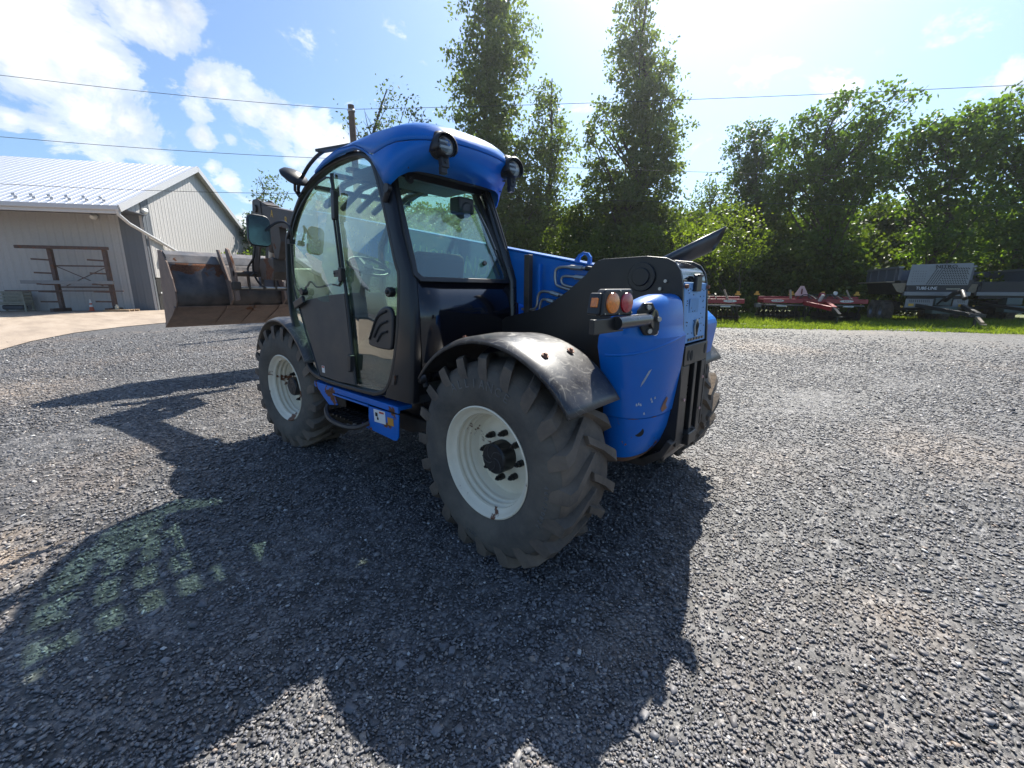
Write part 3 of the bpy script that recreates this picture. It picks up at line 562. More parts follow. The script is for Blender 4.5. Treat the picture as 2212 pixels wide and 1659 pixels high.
# ------------------------------------------------------------------ trees
TREES=[
('poplar_tree', 'tall leafy poplar rising directly behind the right rear corner of the cab roof', 'poplar', 'tall poplars behind the machine', (23.51, -22.94), [(23.19, -23.25, 23.9, 2.0, 2.33), (23.15, -23.29, 21.62, 2.44, 2.37), (22.71, -23.7, 19.58, 2.61, 2.41), (23.42, -23.03, 17.44, 2.93, 2.44), (23.61, -22.84, 15.26, 2.76, 2.3), (23.11, -23.33, 13.03, 2.88, 2.52), (22.58, -23.82, 10.72, 2.92, 2.56), (22.16, -24.19, 7.98, 3.16, 2.61), (23.0, -23.43, 5.13, 3.22, 2.27), (21.58, -24.69, 5.14, 2.28, 2.28)]),
('poplar_tree', 'shorter pointed poplar standing between the two tall poplars', 'poplar', 'tall poplars behind the machine', (20.76, -27.88), [(21.12, -27.61, 17.35, 0.81, 1.26), (21.0, -27.7, 15.69, 1.57, 1.68), (20.83, -27.82, 13.31, 1.89, 2.28), (20.94, -27.74, 10.86, 2.12, 2.31), (21.04, -27.67, 7.97, 2.35, 2.55), (20.34, -28.18, 4.96, 2.39, 2.4)]),
('poplar_tree', 'tallest poplar with bare sky at its right, rising above the rear engine hood', 'poplar', 'tall poplars behind the machine', (14.55, -31.55), [(15.07, -31.31, 23.85, 1.33, 1.71), (15.47, -31.1, 22.31, 1.43, 1.56), (15.67, -31.01, 20.54, 1.79, 1.58), (15.26, -31.21, 18.8, 2.5, 1.77), (14.3, -31.67, 16.81, 2.64, 1.96), (14.8, -31.43, 14.94, 3.01, 2.18), (14.04, -31.79, 12.9, 2.85, 2.19), (14.07, -31.78, 10.89, 2.96, 2.22), (14.56, -31.55, 8.49, 3.14, 2.26), (13.74, -31.92, 5.96, 3.16, 2.29), (17.49, -30.01, 15.34, 1.24, 1.11), (18.04, -29.68, 13.54, 1.34, 1.69), (17.46, -30.03, 11.1, 1.95, 2.28), (17.51, -30.0, 8.26, 2.29, 2.32), (17.05, -30.26, 5.3, 2.33, 2.35)]),
('young_tree', 'loose pale-leaved tree beside the wooden utility pole', 'pale', None, (23.52, -13.53), [(22.92, -14.42, 13.02, 1.07, 0.97), (22.36, -15.19, 12.59, 1.03, 0.98), (23.42, -13.68, 11.91, 1.12, 0.97), (22.13, -15.49, 11.45, 0.98, 1.0), (24.29, -12.28, 11.4, 0.71, 0.73), (23.98, -12.81, 10.64, 1.11, 0.86), (23.08, -14.19, 10.53, 1.71, 1.16), (22.8, -14.59, 8.96, 1.75, 1.48)]),
('young_tree', 'thin open tree between the shed gable and the black telehandler cab', 'sparse', None, (55.06, -16.84), [(54.49, -18.42, 13.61, 1.3, 1.08), (54.19, -19.19, 12.44, 1.43, 1.2), (54.85, -17.44, 11.75, 1.3, 1.19), (54.43, -18.56, 10.59, 1.74, 1.21), (55.11, -16.7, 9.66, 1.3, 1.3), (54.85, -17.43, 8.17, 1.73, 1.64)]),
('bush', 'dark green bush at the foot of the shed gable behind the bucket', 'dense', None, (50.85, -16.73), [(51.75, -14.1, 7.59, 0.92, 1.2), (51.48, -14.94, 6.69, 1.22, 1.72), (50.99, -16.35, 6.29, 1.44, 2.06), (50.31, -18.11, 6.88, 1.48, 2.1), (49.61, -19.77, 5.96, 1.82, 2.14), (48.82, -21.48, 4.99, 2.08, 2.18)]),
('conifer_tree', 'blue-green bushy tree at the left end of the right-hand wood', 'dark', None, (6.68, -36.3), [(8.75, -35.8, 12.14, 0.88, 0.94), (8.3, -35.92, 13.06, 1.14, 1.0), (7.35, -36.15, 13.24, 1.11, 0.92), (7.67, -36.07, 10.68, 1.68, 1.44), (6.56, -36.32, 11.52, 1.43, 1.76), (8.51, -35.86, 9.77, 1.03, 1.25), (6.78, -36.27, 8.25, 2.01, 1.81), (6.47, -36.34, 5.48, 2.04, 2.2)]),
('locust_tree', 'tall feathery locust tree whose shoots stand highest against the sky at right', 'locust', None, (1.32, -34.05), [(2.86, -33.89, 13.32, 0.92, 0.79), (3.94, -33.75, 12.71, 0.95, 0.87), (2.0, -33.99, 13.58, 0.79, 0.89), (0.78, -34.09, 13.04, 0.76, 0.99), (-0.23, -34.14, 13.56, 0.58, 0.45), (-1.23, -34.17, 13.06, 0.7, 0.39), (0.14, -34.13, 11.74, 1.1, 0.92), (3.16, -33.86, 11.5, 1.39, 1.23), (1.18, -34.06, 11.15, 1.72, 1.31), (4.92, -33.58, 11.22, 1.17, 1.09), (2.63, -33.92, 9.44, 2.22, 1.71), (0.15, -34.12, 8.81, 1.81, 1.63), (4.59, -33.64, 8.52, 1.78, 1.78), (1.8, -34.01, 7.04, 2.22, 1.71), (1.98, -33.99, 4.67, 2.28, 1.91)]),
('locust_tree', 'broad light green locust tree over the silver slotted spreader', 'locust', None, (-3.59, -35.12), [(-1.29, -35.17, 10.91, 1.09, 0.87), (-2.16, -35.16, 11.37, 1.05, 0.73), (-1.17, -35.17, 9.61, 1.41, 1.29), (-3.59, -35.12, 10.43, 1.36, 0.99), (-3.81, -35.1, 11.31, 1.11, 0.65), (-2.84, -35.15, 10.84, 1.07, 0.72), (-4.83, -35.03, 11.7, 0.89, 0.68), (-4.77, -35.04, 9.93, 1.43, 1.06), (-1.96, -35.17, 10.0, 0.97, 0.8), (-3.69, -35.11, 8.65, 1.52, 1.28), (-2.46, -35.16, 7.53, 1.47, 1.45), (-4.43, -35.06, 6.48, 1.6, 1.39), (-3.99, -35.09, 4.4, 1.91, 1.71)]),
('locust_tree', 'light green locust tree cut off by the right picture edge', 'locust', None, (-7.44, -36.24), [(-4.68, -36.55, 11.55, 1.12, 0.94), (-4.84, -36.54, 9.51, 1.37, 1.39), (-5.56, -36.47, 12.64, 0.72, 0.58), (-6.42, -36.38, 11.58, 1.03, 1.15), (-5.79, -36.45, 10.3, 1.08, 1.08), (-6.99, -36.3, 9.31, 1.24, 1.57), (-6.05, -36.42, 7.76, 1.54, 1.53), (-7.34, -36.25, 6.32, 1.48, 1.6), (-6.82, -36.32, 4.32, 1.77, 1.65), (-7.69, -36.2, 9.85, 1.39, 2.04), (-8.64, -36.04, 5.42, 1.6, 2.06)]),
('young_tree', 'small pale green tree low against the white sky between poplar and wood', 'pale2', None, (10.73, -39.4), [(11.6, -39.13, 10.97, 0.94, 0.74), (11.02, -39.31, 9.77, 1.41, 0.99), (12.24, -38.93, 9.28, 1.44, 1.09), (10.39, -39.5, 8.76, 1.4, 1.07), (11.69, -39.1, 7.27, 2.01, 1.69), (12.22, -38.93, 4.86, 2.06, 2.15)]),
('bush', 'bright yellow-green bush rising just right of the exhaust pipe', 'bright', None, (5.31, -27.38), [(6.47, -27.09, 6.75, 0.71, 0.46), (5.31, -27.38, 6.2, 0.9, 0.57), (6.74, -27.02, 5.68, 1.11, 0.76), (5.44, -27.35, 5.19, 1.18, 0.8), (4.63, -27.53, 4.47, 0.9, 0.97), (5.8, -27.27, 3.83, 1.54, 0.99), (7.16, -26.9, 4.72, 1.13, 1.01), (8.78, -26.37, 5.36, 1.16, 0.91)]),
('bush', 'yellow-green shrub at the foot of the tallest poplar', 'bright2', None, (11.47, -27.46), [(11.7, -27.36, 5.07, 1.62, 1.13), (13.08, -26.71, 3.81, 1.67, 1.15), (10.74, -27.76, 3.78, 1.61, 1.13), (14.87, -25.75, 4.49, 1.49, 1.16)]),
('bush', 'yellow-green shrub low between the cab rear pillar and the lifting eye', 'bright2', None, (17.96, -23.73), [(18.02, -23.68, 5.18, 1.73, 1.38), (16.58, -24.69, 3.85, 1.73, 1.18), (19.1, -22.85, 3.51, 1.54, 1.19), (19.65, -22.39, 5.84, 1.17, 1.04)]),
]
UNDER=[(46.77, -8.17, 0.39, 2.22, 1.11), (47.49, -8.66, 1.03, 2.55, 1.89), (48.82, -9.51, 3.57, 2.15, 1.51), (59.85, -12.63, 1.67, 3.25, 2.42), (63.32, -12.63, 4.24, 3.27, 2.54), (46.56, -9.97, -0.25, 2.53, 1.31), (47.53, -11.13, 2.06, 2.8, 2.03), (49.6, -11.53, 2.86, 2.61, 2.11), (59.26, -14.55, 2.33, 3.15, 2.16), (62.14, -15.16, 4.02, 2.73, 1.93), (47.41, -12.9, -0.27, 2.58, 1.32), (46.49, -12.68, 1.66, 2.3, 1.9), (48.98, -13.94, 3.13, 2.52, 1.95), (59.52, -16.83, 2.93, 2.93, 2.51), (60.18, -17.56, 4.83, 2.91, 2.28), (46.3, -15.8, -0.81, 3.13, 1.57), (46.06, -14.75, 1.84, 3.01, 2.05), (46.42, -16.76, 3.34, 3.01, 1.78), (57.75, -20.13, 2.86, 3.21, 2.74), (59.92, -20.23, 5.42, 3.03, 2.63), (44.17, -17.02, 0.31, 3.13, 1.39), (44.62, -16.96, 2.17, 2.44, 2.02), (45.91, -17.62, 3.53, 2.56, 2.28), (56.77, -23.26, 1.84, 3.4, 2.86), (58.33, -23.54, 4.92, 3.02, 2.39), (42.66, -20.4, -0.14, 2.87, 1.23), (43.36, -19.64, 2.57, 2.59, 2.2), (45.29, -20.3, 3.6, 2.96, 2.36), (46.38, -22.95, 6.3, 3.33, 2.28), (50.01, -23.25, 9.59, 3.51, 2.49), (56.09, -26.25, 2.82, 3.96, 2.63), (57.76, -27.85, 5.44, 3.95, 2.36), (26.49, -14.13, 1.14, 2.22, 1.15), (27.49, -13.4, 1.63, 1.71, 1.54), (28.85, -14.36, 3.69, 2.08, 1.4), (28.68, -15.71, 5.15, 1.74, 1.6), (32.27, -17.95, 7.37, 2.48, 1.69), (37.8, -20.21, 2.21, 2.42, 1.92), (38.61, -21.56, 4.23, 2.71, 1.87), (26.05, -14.62, 0.66, 1.95, 1.12), (25.34, -14.44, 2.12, 2.06, 1.3), (26.68, -16.48, 3.09, 1.79, 1.4), (29.27, -18.3, 5.31, 2.03, 1.48), (31.11, -18.41, 7.31, 2.33, 1.73), (37.46, -22.84, 2.28, 3.03, 1.59), (39.16, -23.59, 4.98, 3.15, 1.88), (24.69, -16.22, 0.4, 1.8, 0.88), (24.13, -16.17, 1.98, 2.2, 1.41), (26.1, -17.65, 3.39, 2.08, 1.5), (28.32, -18.96, 5.37, 2.44, 1.4), (28.72, -21.07, 6.86, 2.44, 1.6), (35.3, -25.82, 2.83, 3.23, 1.78), (36.84, -26.78, 4.64, 2.9, 1.72), (22.78, -17.53, 0.62, 1.77, 0.85), (23.39, -18.92, 2.36, 2.32, 1.31), (25.49, -19.89, 3.4, 1.91, 1.4), (25.75, -19.84, 4.87, 2.05, 1.34), (29.02, -22.27, 6.67, 2.63, 1.76), (33.0, -27.67, 3.26, 2.94, 1.9), (34.62, -29.1, 4.47, 3.41, 1.71), (21.41, -19.53, 0.53, 2.12, 1.14), (22.07, -20.71, 2.16, 2.17, 1.59), (24.18, -21.53, 3.82, 2.09, 1.53), (23.97, -22.58, 5.23, 2.16, 1.65), (26.86, -24.37, 7.72, 2.17, 1.61), (30.94, -28.68, 2.97, 3.23, 1.97), (33.77, -29.9, 4.19, 3.44, 2.29), (21.19, -21.5, 1.14, 1.97, 0.95), (20.07, -21.5, 1.8, 1.85, 1.24), (21.34, -23.04, 3.86, 2.36, 1.52), (22.06, -23.87, 5.35, 2.23, 1.28), (26.04, -26.04, 7.51, 2.17, 1.37), (30.08, -30.93, 2.31, 3.11, 2.1), (30.48, -33.37, 4.37, 3.24, 2.05), (19.05, -23.13, 0.7, 2.12, 0.92), (18.91, -22.38, 2.48, 1.84, 1.54), (20.13, -23.65, 3.34, 2.39, 1.34), (22.11, -26.1, 5.78, 2.58, 1.27), (23.12, -26.62, 7.47, 2.61, 1.74), (27.73, -33.43, 2.9, 3.14, 1.73), (27.74, -34.83, 4.58, 3.37, 2.29), (16.98, -24.11, 0.46, 2.13, 0.89), (17.21, -24.51, 2.28, 2.17, 1.58), (19.2, -25.08, 3.42, 2.02, 1.63), (20.29, -27.19, 4.85, 2.39, 1.44), (20.86, -29.52, 6.8, 2.69, 1.69), (24.49, -34.02, 2.8, 3.25, 1.78), (25.71, -36.02, 4.84, 2.99, 2.02), (16.15, -24.84, 1.2, 2.24, 1.18), (15.78, -24.02, 1.63, 2.2, 1.34), (16.55, -27.04, 3.43, 2.23, 1.18), (18.86, -28.31, 5.28, 2.04, 1.44), (19.0, -30.51, 6.83, 2.22, 1.51), (23.96, -36.27, 3.0, 3.33, 2.11), (24.19, -37.48, 4.6, 3.21, 2.11), (14.06, -25.12, 1.27, 2.21, 1.15), (13.71, -25.99, 2.18, 2.06, 1.49), (14.59, -27.08, 3.72, 2.06, 1.14), (15.84, -28.27, 4.66, 1.91, 1.57), (17.03, -32.4, 7.56, 2.06, 1.41), (19.97, -37.42, 2.34, 2.78, 1.61), (21.85, -39.82, 4.22, 2.65, 1.79), (12.73, -26.68, 0.38, 1.87, 1.03), (12.17, -27.63, 2.5, 2.19, 1.18), (13.32, -27.22, 3.2, 1.81, 1.21), (14.24, -29.74, 5.26, 2.45, 1.49), (15.03, -33.43, 7.48, 2.1, 1.81), (17.86, -39.29, 2.24, 2.39, 2.14), (18.37, -40.01, 4.31, 2.45, 1.68), (10.66, -27.78, 0.81, 1.96, 0.94), (10.12, -27.41, 1.86, 1.61, 1.12), (11.59, -28.7, 3.39, 1.8, 1.41), (12.3, -30.58, 4.84, 2.36, 1.26), (12.94, -34.05, 7.31, 1.9, 1.35), (15.08, -39.61, 2.28, 2.64, 1.5), (16.14, -41.68, 4.9, 2.44, 1.79), (9.14, -28.44, 0.92, 1.68, 0.81), (8.82, -28.59, 2.17, 1.64, 1.19), (8.97, -29.33, 3.42, 2.15, 1.31), (9.96, -30.77, 4.82, 2.03, 1.46), (11.23, -33.32, 6.49, 1.88, 1.22), (13.43, -39.94, 2.9, 2.42, 1.84), (14.63, -43.26, 4.56, 2.78, 2.19), (8.05, -30.52, 1.02, 1.94, 1.01), (7.88, -32.17, 2.44, 1.94, 1.18), (8.51, -32.95, 3.08, 1.79, 1.51), (10.14, -35.28, 4.94, 2.41, 1.28), (9.55, -36.22, 6.85, 2.17, 1.37), (11.57, -43.39, 2.41, 2.39, 1.81), (11.99, -45.62, 4.21, 3.03, 1.75), (6.49, -30.33, 0.87, 2.02, 1.08), (6.39, -31.31, 2.51, 1.8, 1.49), (6.57, -34.11, 3.11, 2.15, 1.24), (6.8, -34.82, 4.55, 1.68, 1.15), (8.29, -37.81, 7.1, 1.88, 1.59), (8.95, -43.61, 2.83, 2.52, 1.87), (10.08, -45.93, 5.21, 2.29, 2.01), (4.74, -31.87, 1.11, 1.84, 0.83), (5.17, -32.1, 1.72, 1.63, 1.42), (5.26, -33.57, 3.66, 1.78, 1.45), (5.66, -35.45, 5.25, 2.0, 1.22), (6.03, -37.33, 6.72, 2.06, 1.47), (6.38, -44.9, 2.62, 2.57, 2.01), (7.9, -46.39, 4.92, 2.37, 1.67), (3.29, -32.15, 0.95, 1.62, 0.89), (3.4, -32.99, 1.81, 1.92, 1.2), (3.77, -32.77, 3.74, 2.0, 1.05), (3.54, -35.27, 5.32, 1.89, 1.34), (4.77, -38.05, 6.28, 1.91, 1.3), (4.56, -44.46, 3.04, 1.99, 1.83), (6.28, -47.53, 5.28, 2.84, 1.74), (1.38, -32.4, 0.56, 1.56, 0.86), (2.18, -32.44, 2.23, 1.79, 1.25), (1.45, -33.21, 3.39, 1.75, 1.17), (2.42, -35.21, 5.05, 1.5, 1.19), (2.78, -38.07, 6.33, 2.01, 1.56), (2.56, -44.69, 2.34, 2.12, 1.86), (2.72, -47.9, 4.1, 2.64, 1.91), (0.11, -32.37, 0.81, 1.75, 0.9), (-0.1, -33.39, 2.3, 1.5, 0.99), (0.35, -34.07, 3.19, 1.49, 1.07), (0.47, -36.8, 4.93, 1.67, 1.25), (1.58, -39.07, 6.21, 1.57, 1.47), (0.98, -45.32, 2.5, 1.99, 1.39), (1.68, -48.51, 4.29, 2.32, 1.79), (-1.52, -36.65, 0.7, 1.9, 1.1), (-0.86, -37.46, 2.16, 1.84, 1.43), (-1.09, -37.54, 3.3, 1.55, 1.34), (-0.66, -40.9, 5.36, 1.55, 1.61), (0.0, -41.95, 7.17, 2.05, 1.55), (-1.24, -48.78, 2.43, 2.2, 1.51), (0.13, -51.09, 4.69, 2.44, 1.82), (-2.78, -35.16, 1.37, 1.57, 0.78), (-2.18, -36.63, 1.9, 1.47, 1.02), (-2.13, -39.0, 3.41, 1.72, 1.39), (-1.93, -39.36, 4.73, 1.49, 1.19), (-2.22, -42.43, 6.74, 1.88, 1.56), (-2.19, -48.8, 3.09, 2.08, 1.55), (-2.87, -52.1, 4.39, 2.42, 1.89), (-4.25, -36.92, 0.84, 1.49, 1.0), (-3.37, -37.36, 2.46, 1.4, 1.2), (-3.67, -37.61, 3.07, 1.48, 1.24), (-3.61, -40.25, 5.02, 1.39, 1.23), (-3.69, -41.94, 6.59, 1.89, 1.47), (-4.74, -49.36, 2.31, 2.27, 1.67), (-4.32, -52.37, 4.33, 2.18, 1.47), (-5.07, -35.94, 1.39, 1.34, 0.73), (-4.68, -37.09, 2.12, 1.38, 1.32), (-4.73, -38.87, 3.12, 1.58, 1.12), (-4.38, -40.06, 4.84, 1.63, 1.1), (-5.2, -43.48, 6.57, 1.76, 1.18), (-6.35, -48.51, 3.09, 2.0, 1.4), (-5.56, -50.78, 4.12, 1.95, 1.59), (-5.96, -35.82, 1.17, 1.38, 0.93), (-6.11, -37.03, 1.8, 1.49, 1.25), (-6.11, -38.42, 3.52, 1.27, 1.23), (-6.6, -40.81, 4.33, 1.5, 1.22), (-5.75, -42.7, 6.41, 1.62, 1.33), (-7.11, -48.74, 2.73, 1.65, 1.41), (-7.32, -51.31, 4.19, 1.84, 1.36), (-7.46, -36.12, 1.24, 1.22, 0.79), (-6.8, -35.7, 1.98, 1.14, 1.23), (-7.48, -38.31, 3.63, 1.36, 1.03), (-7.42, -39.61, 4.83, 1.21, 1.25), (-7.22, -42.1, 6.22, 1.43, 1.26), (-8.66, -49.64, 2.77, 2.05, 1.6), (-9.29, -50.32, 4.25, 1.68, 1.61), (-8.53, -36.1, 1.37, 1.3, 0.79), (-7.99, -36.52, 1.99, 1.42, 0.89), (-8.12, -37.46, 3.03, 1.49, 0.89), (-8.34, -38.9, 4.06, 1.51, 0.93), (-8.65, -42.98, 5.81, 1.59, 1.25), (-10.74, -49.35, 2.33, 1.74, 1.28), (-10.61, -50.6, 3.73, 1.53, 1.18), (-9.04, -35.31, 1.21, 1.03, 0.79), (-9.09, -36.69, 2.4, 1.26, 0.89), (-9.27, -38.02, 2.9, 1.12, 1.03), (-9.56, -40.14, 4.49, 1.47, 0.98), (-9.68, -42.22, 6.06, 1.31, 1.07), (-11.6, -49.12, 2.67, 1.68, 1.54), (-11.51, -50.53, 3.95, 1.75, 1.61), (-10.21, -35.46, 0.98, 1.08, 0.69), (-10.06, -35.98, 1.85, 1.1, 0.9), (-10.29, -37.14, 2.78, 1.34, 0.99), (-10.65, -39.95, 4.36, 1.29, 1.05), (-10.89, -41.21, 5.45, 1.38, 1.26), (-12.9, -47.74, 2.9, 1.3, 1.28), (-12.69, -50.26, 3.95, 1.41, 1.31), (-10.95, -34.34, 1.46, 1.06, 0.69), (-10.8, -35.7, 2.18, 1.06, 0.99), (-10.85, -36.35, 3.11, 1.15, 0.97), (-11.42, -39.13, 4.32, 1.31, 0.9), (-11.58, -41.71, 5.56, 1.39, 1.16), (-14.19, -48.42, 2.87, 1.66, 1.24), (-13.6, -49.8, 4.41, 1.35, 1.34)]

LEAF = {'poplar': (leafmat('poplar_leaves', (.06, .092, .036), (.15, .19, .065), .55), 46, 0.24, 22),
        'dark': (leafmat('dark_leaves', (.035, .07, .024), (.09, .14, .036), .46), 90, 0.22, 18),
        'locust': (leafmat('locust_leaves', (.045, .090, .018), (.125, .19, .032), .5), 88, 0.23, 18),
        'pale': (leafmat('pale_leaves', (.05, .075, .03), (.11, .14, .05), .45), 30, 0.17, 12),
        'pale2': (leafmat('light_leaves', (.05, .08, .02), (.12, .17, .04), .5), 44, 0.22, 14),
        'sparse': (leafmat('sparse_leaves', (.045, .07, .025), (.09, .12, .04), .45), 20, 0.24, 10),
        'dense': (leafmat('dense_leaves', (.02, .045, .012), (.05, .09, .02), .35), 44, 0.26, 16),
        'bright': (leafmat('yellow_green_leaves', (.07, .11, .015), (.19, .24, .035), .5), 90, 0.15, 16),  # lighter yellow-green leaf colour of the bright bush
        'bright2': (leafmat('shrub_leaves', (.05, .085, .014), (.14, .18, .03), .5), 64, 0.17, 16),
        'under': (leafmat('undergrowth_leaves', (.024, .05, .012), (.13, .17, .03), .45), 40, 0.27, 18)}  # light end of this range paints in sunlit leaves at random
BARK = paint('bark', (.075, .06, .045), .9, var=.3, bump=.6)
def leaves(blobs, dens, size, per, seed, origin):
    rng = np.random.default_rng(seed); out = []
    for b in blobs:
        x, y, z, rh, rv = b; vol = 4.19*rh*rh*rv
        nc = max(6, int(vol*dens/per))
        d = rng.normal(0, 1, (nc, 3)); d /= np.linalg.norm(d, axis=1, keepdims=True)
        r_ = rng.random(nc)**.45; wob = 1+.28*np.sin(d[:, 0:1]*5+seed)*np.sin(d[:, 2:3]*6+d[:, 1:2]*4)
        c_ = d*r_[:, None]*wob*np.array([rh, rh, rv])+np.array([x, y, z])
        cr_ = rng.uniform(.16, .40, nc)
        L = rng.normal(0, 1, (nc, per, 3))*cr_[:, None, None]*np.array([1, 1, .7]) + c_[:, None, :]
        out.append(L.reshape(-1, 3))
    Pn = np.concatenate(out); n = len(Pn)
    a = rng.normal(0, 1, (n, 3)); a /= np.linalg.norm(a, axis=1, keepdims=True)
    b2 = rng.normal(0, 1, (n, 3)); b2 -= a*(a*b2).sum(1, keepdims=True); b2 /= np.linalg.norm(b2, axis=1, keepdims=True)
    s = size*rng.uniform(.55, 1.2, (n, 1)); Pn = Pn-np.array(origin)
    V = np.stack([Pn-a*s*.62, Pn-b2*s*.40+a*s*.05, Pn+a*s*.62, Pn+b2*s*.40+a*s*.05], 1).reshape(-1, 3)
    keep = Pn[:, 2] > .02
    V = V.reshape(n, 4, 3)[keep].reshape(-1, 3)
    return V, np.arange(len(V))
for i, (nm, lb, key, grp, (tx, ty), bl) in enumerate(TREES):
    t_ = tag(empty(nm, (tx, ty, 0)), lb, 'bush' if nm == 'bush' else 'tree', grp)
    mt_, dens, size, per = LEAF[key]
    V, F = leaves(bl, dens, size, per, 10+i, (tx, ty, 0)); mesh_np('crown', V, F, 4, mt_, t_)
    tb = MB(); rnd = random.Random(i); top = max(b[2]+b[4]*.5 for b in bl); base_r = .10+.012*top if nm != 'bush' else .05
    npt = 10; spine = []
    hi = sorted(bl, key=lambda b: b[2])
    for k in range(npt+1):
        z = top*k/npt; near = min(bl, key=lambda b: abs(b[2]-z)); f_ = min(1, z/max(3., top*.5))*.45
        spine.append((rnd.uniform(-.12, .12)+(near[0]-tx)*f_, rnd.uniform(-.12, .12)+(near[1]-ty)*f_, z))
    tb.tube(spine, [base_r*(1-.88*k/npt) for k in range(npt+1)], 9)
    for b in bl:
        for q_ in range(3 if nm != 'bush' else 2):
            dx, dy, dz = rnd.uniform(-.75, .75)*b[3], rnd.uniform(-.75, .75)*b[3], rnd.uniform(-.2, .8)*b[4]
            e_ = Vector((b[0]-tx+dx, b[1]-ty+dy, b[2]+dz)); z0 = max(.6, e_.z-1.3*math.hypot(e_.x, e_.y)*.8-.6); k_ = min(npt-1, max(0, int(z0/top*npt)))
            s0 = Vector(spine[k_]); mid = s0.lerp(e_, .5)+Vector((rnd.uniform(-.2, .2), rnd.uniform(-.2, .2), -.15))
            r0 = base_r*(1-.88*k_/npt)*.5; tb.tube([s0, mid, e_], [r0, r0*.6, r0*.15], 6)
    tb.build('trunk', BARK, t_, smooth=60, fix=False)
# low dense undergrowth closing the wood edge
ug = [b for b in UNDER]
V, F = leaves(ug, 80, .27, 18, 77, (0, 0, 0)); tag(mesh_np('undergrowth', V, F, 4, LEAF['under'][0]), 'dark tangled undergrowth along the foot of the wood', 'undergrowth', kind='stuff')

# added haze volume, imitates the glare veil on the side near the sun
hz_ = bpy.data.materials.new('glare_haze'); hz_.use_nodes = True; t = hz_.node_tree; t.nodes.clear(); o_ = N(t, 'ShaderNodeOutputMaterial')
pv = N(t, 'ShaderNodeVolumePrincipled'); pv.inputs['Color'].default_value = (.92, .96, 1, 1); pv.inputs['Density'].default_value = .0006; pv.inputs['Anisotropy'].default_value = .8
lk(t, pv.outputs[0], o_.inputs['Volume'])
tag(MB().bb((-60, -80, -1.2), (130, 80, 27)).build('haze', hz_), 'thin added haze standing in for sun glare over the yard and wood', 'haze', kind='stuff')
# ------------------------------------------------------------------ telehandler (x forward, y left, z up)
TH = tag(empty('telehandler', (0, 0, 0)), 'blue and black telehandler with raised bucket and cream wheel rims standing on the gravel yard', 'telehandler')
def P(name, mb, mat_, parent=None, **k): return mb.build(name, mat_, parent or TH, **k)
def sideY(z): return 1.228-.06*z                      # leaning left cab side
def S3(u, v, t): return (u, sideY(v)+t, v)            # outline point (x,z) on the cab side
# ---- wheels
def make_tyre_mesh():
    mb = MB()
    prof = [(.332, .185), (.345, .212), (.40, .232), (.46, .240), (.52, .232), (.565, .210), (.585, .18), (.596, .12), (.600, 0), (.596, -.12), (.585, -.18), (.565, -.210), (.52, -.232), (.46, -.240), (.40, -.232), (.345, -.212), (.332, -.185)]
    prof = [(r, y) for r, y in catmull(prof, 3)]
    mb.lathe(prof, n=96); return mb
def lugs():
    mb = MB(); nl = 20
    for side in (1, -1):
        for k in range(nl):
            a0 = 2*math.pi*(k+(0 if side > 0 else .5))/nl
            st = [(-.185, .236, .49, .020, .026), (-.150, .234, .535, .034, .036), (-.120, .226, .572, .052, .042), (-.085, .19, .594, .046, .040), (.03, .09, .598, .036, .030), (.13, -.015, .598, .030, .030)]
            rows = []
            for da, y, r, h, w in st:
                a = a0+da*1.0
                rows.append([(a-w/.6, y, r-.02), (a-w*.72/.6, y+(.0), r+h), (a+w*.72/.6, y, r+h), (a+w/.6, y, r-.02)])
            base = len(mb.v)
            for row in rows:
                for a, y, r in row: mb.v.append((r*math.cos(-a), y*side, r*math.sin(-a)))
            for i in range(len(rows)-1):
                for j in range(3):
                    q = base+i*4+j; mb.f.append((q, q+1, q+5, q+4))
                q = base+i*4; mb.f.append((q, q+4, q+7, q+3))
            mb.f.append((base, base+1, base+2, base+3)); q = base+(len(rows)-1)*4; mb.f.append((q+3, q+2, q+1, q))
    return mb
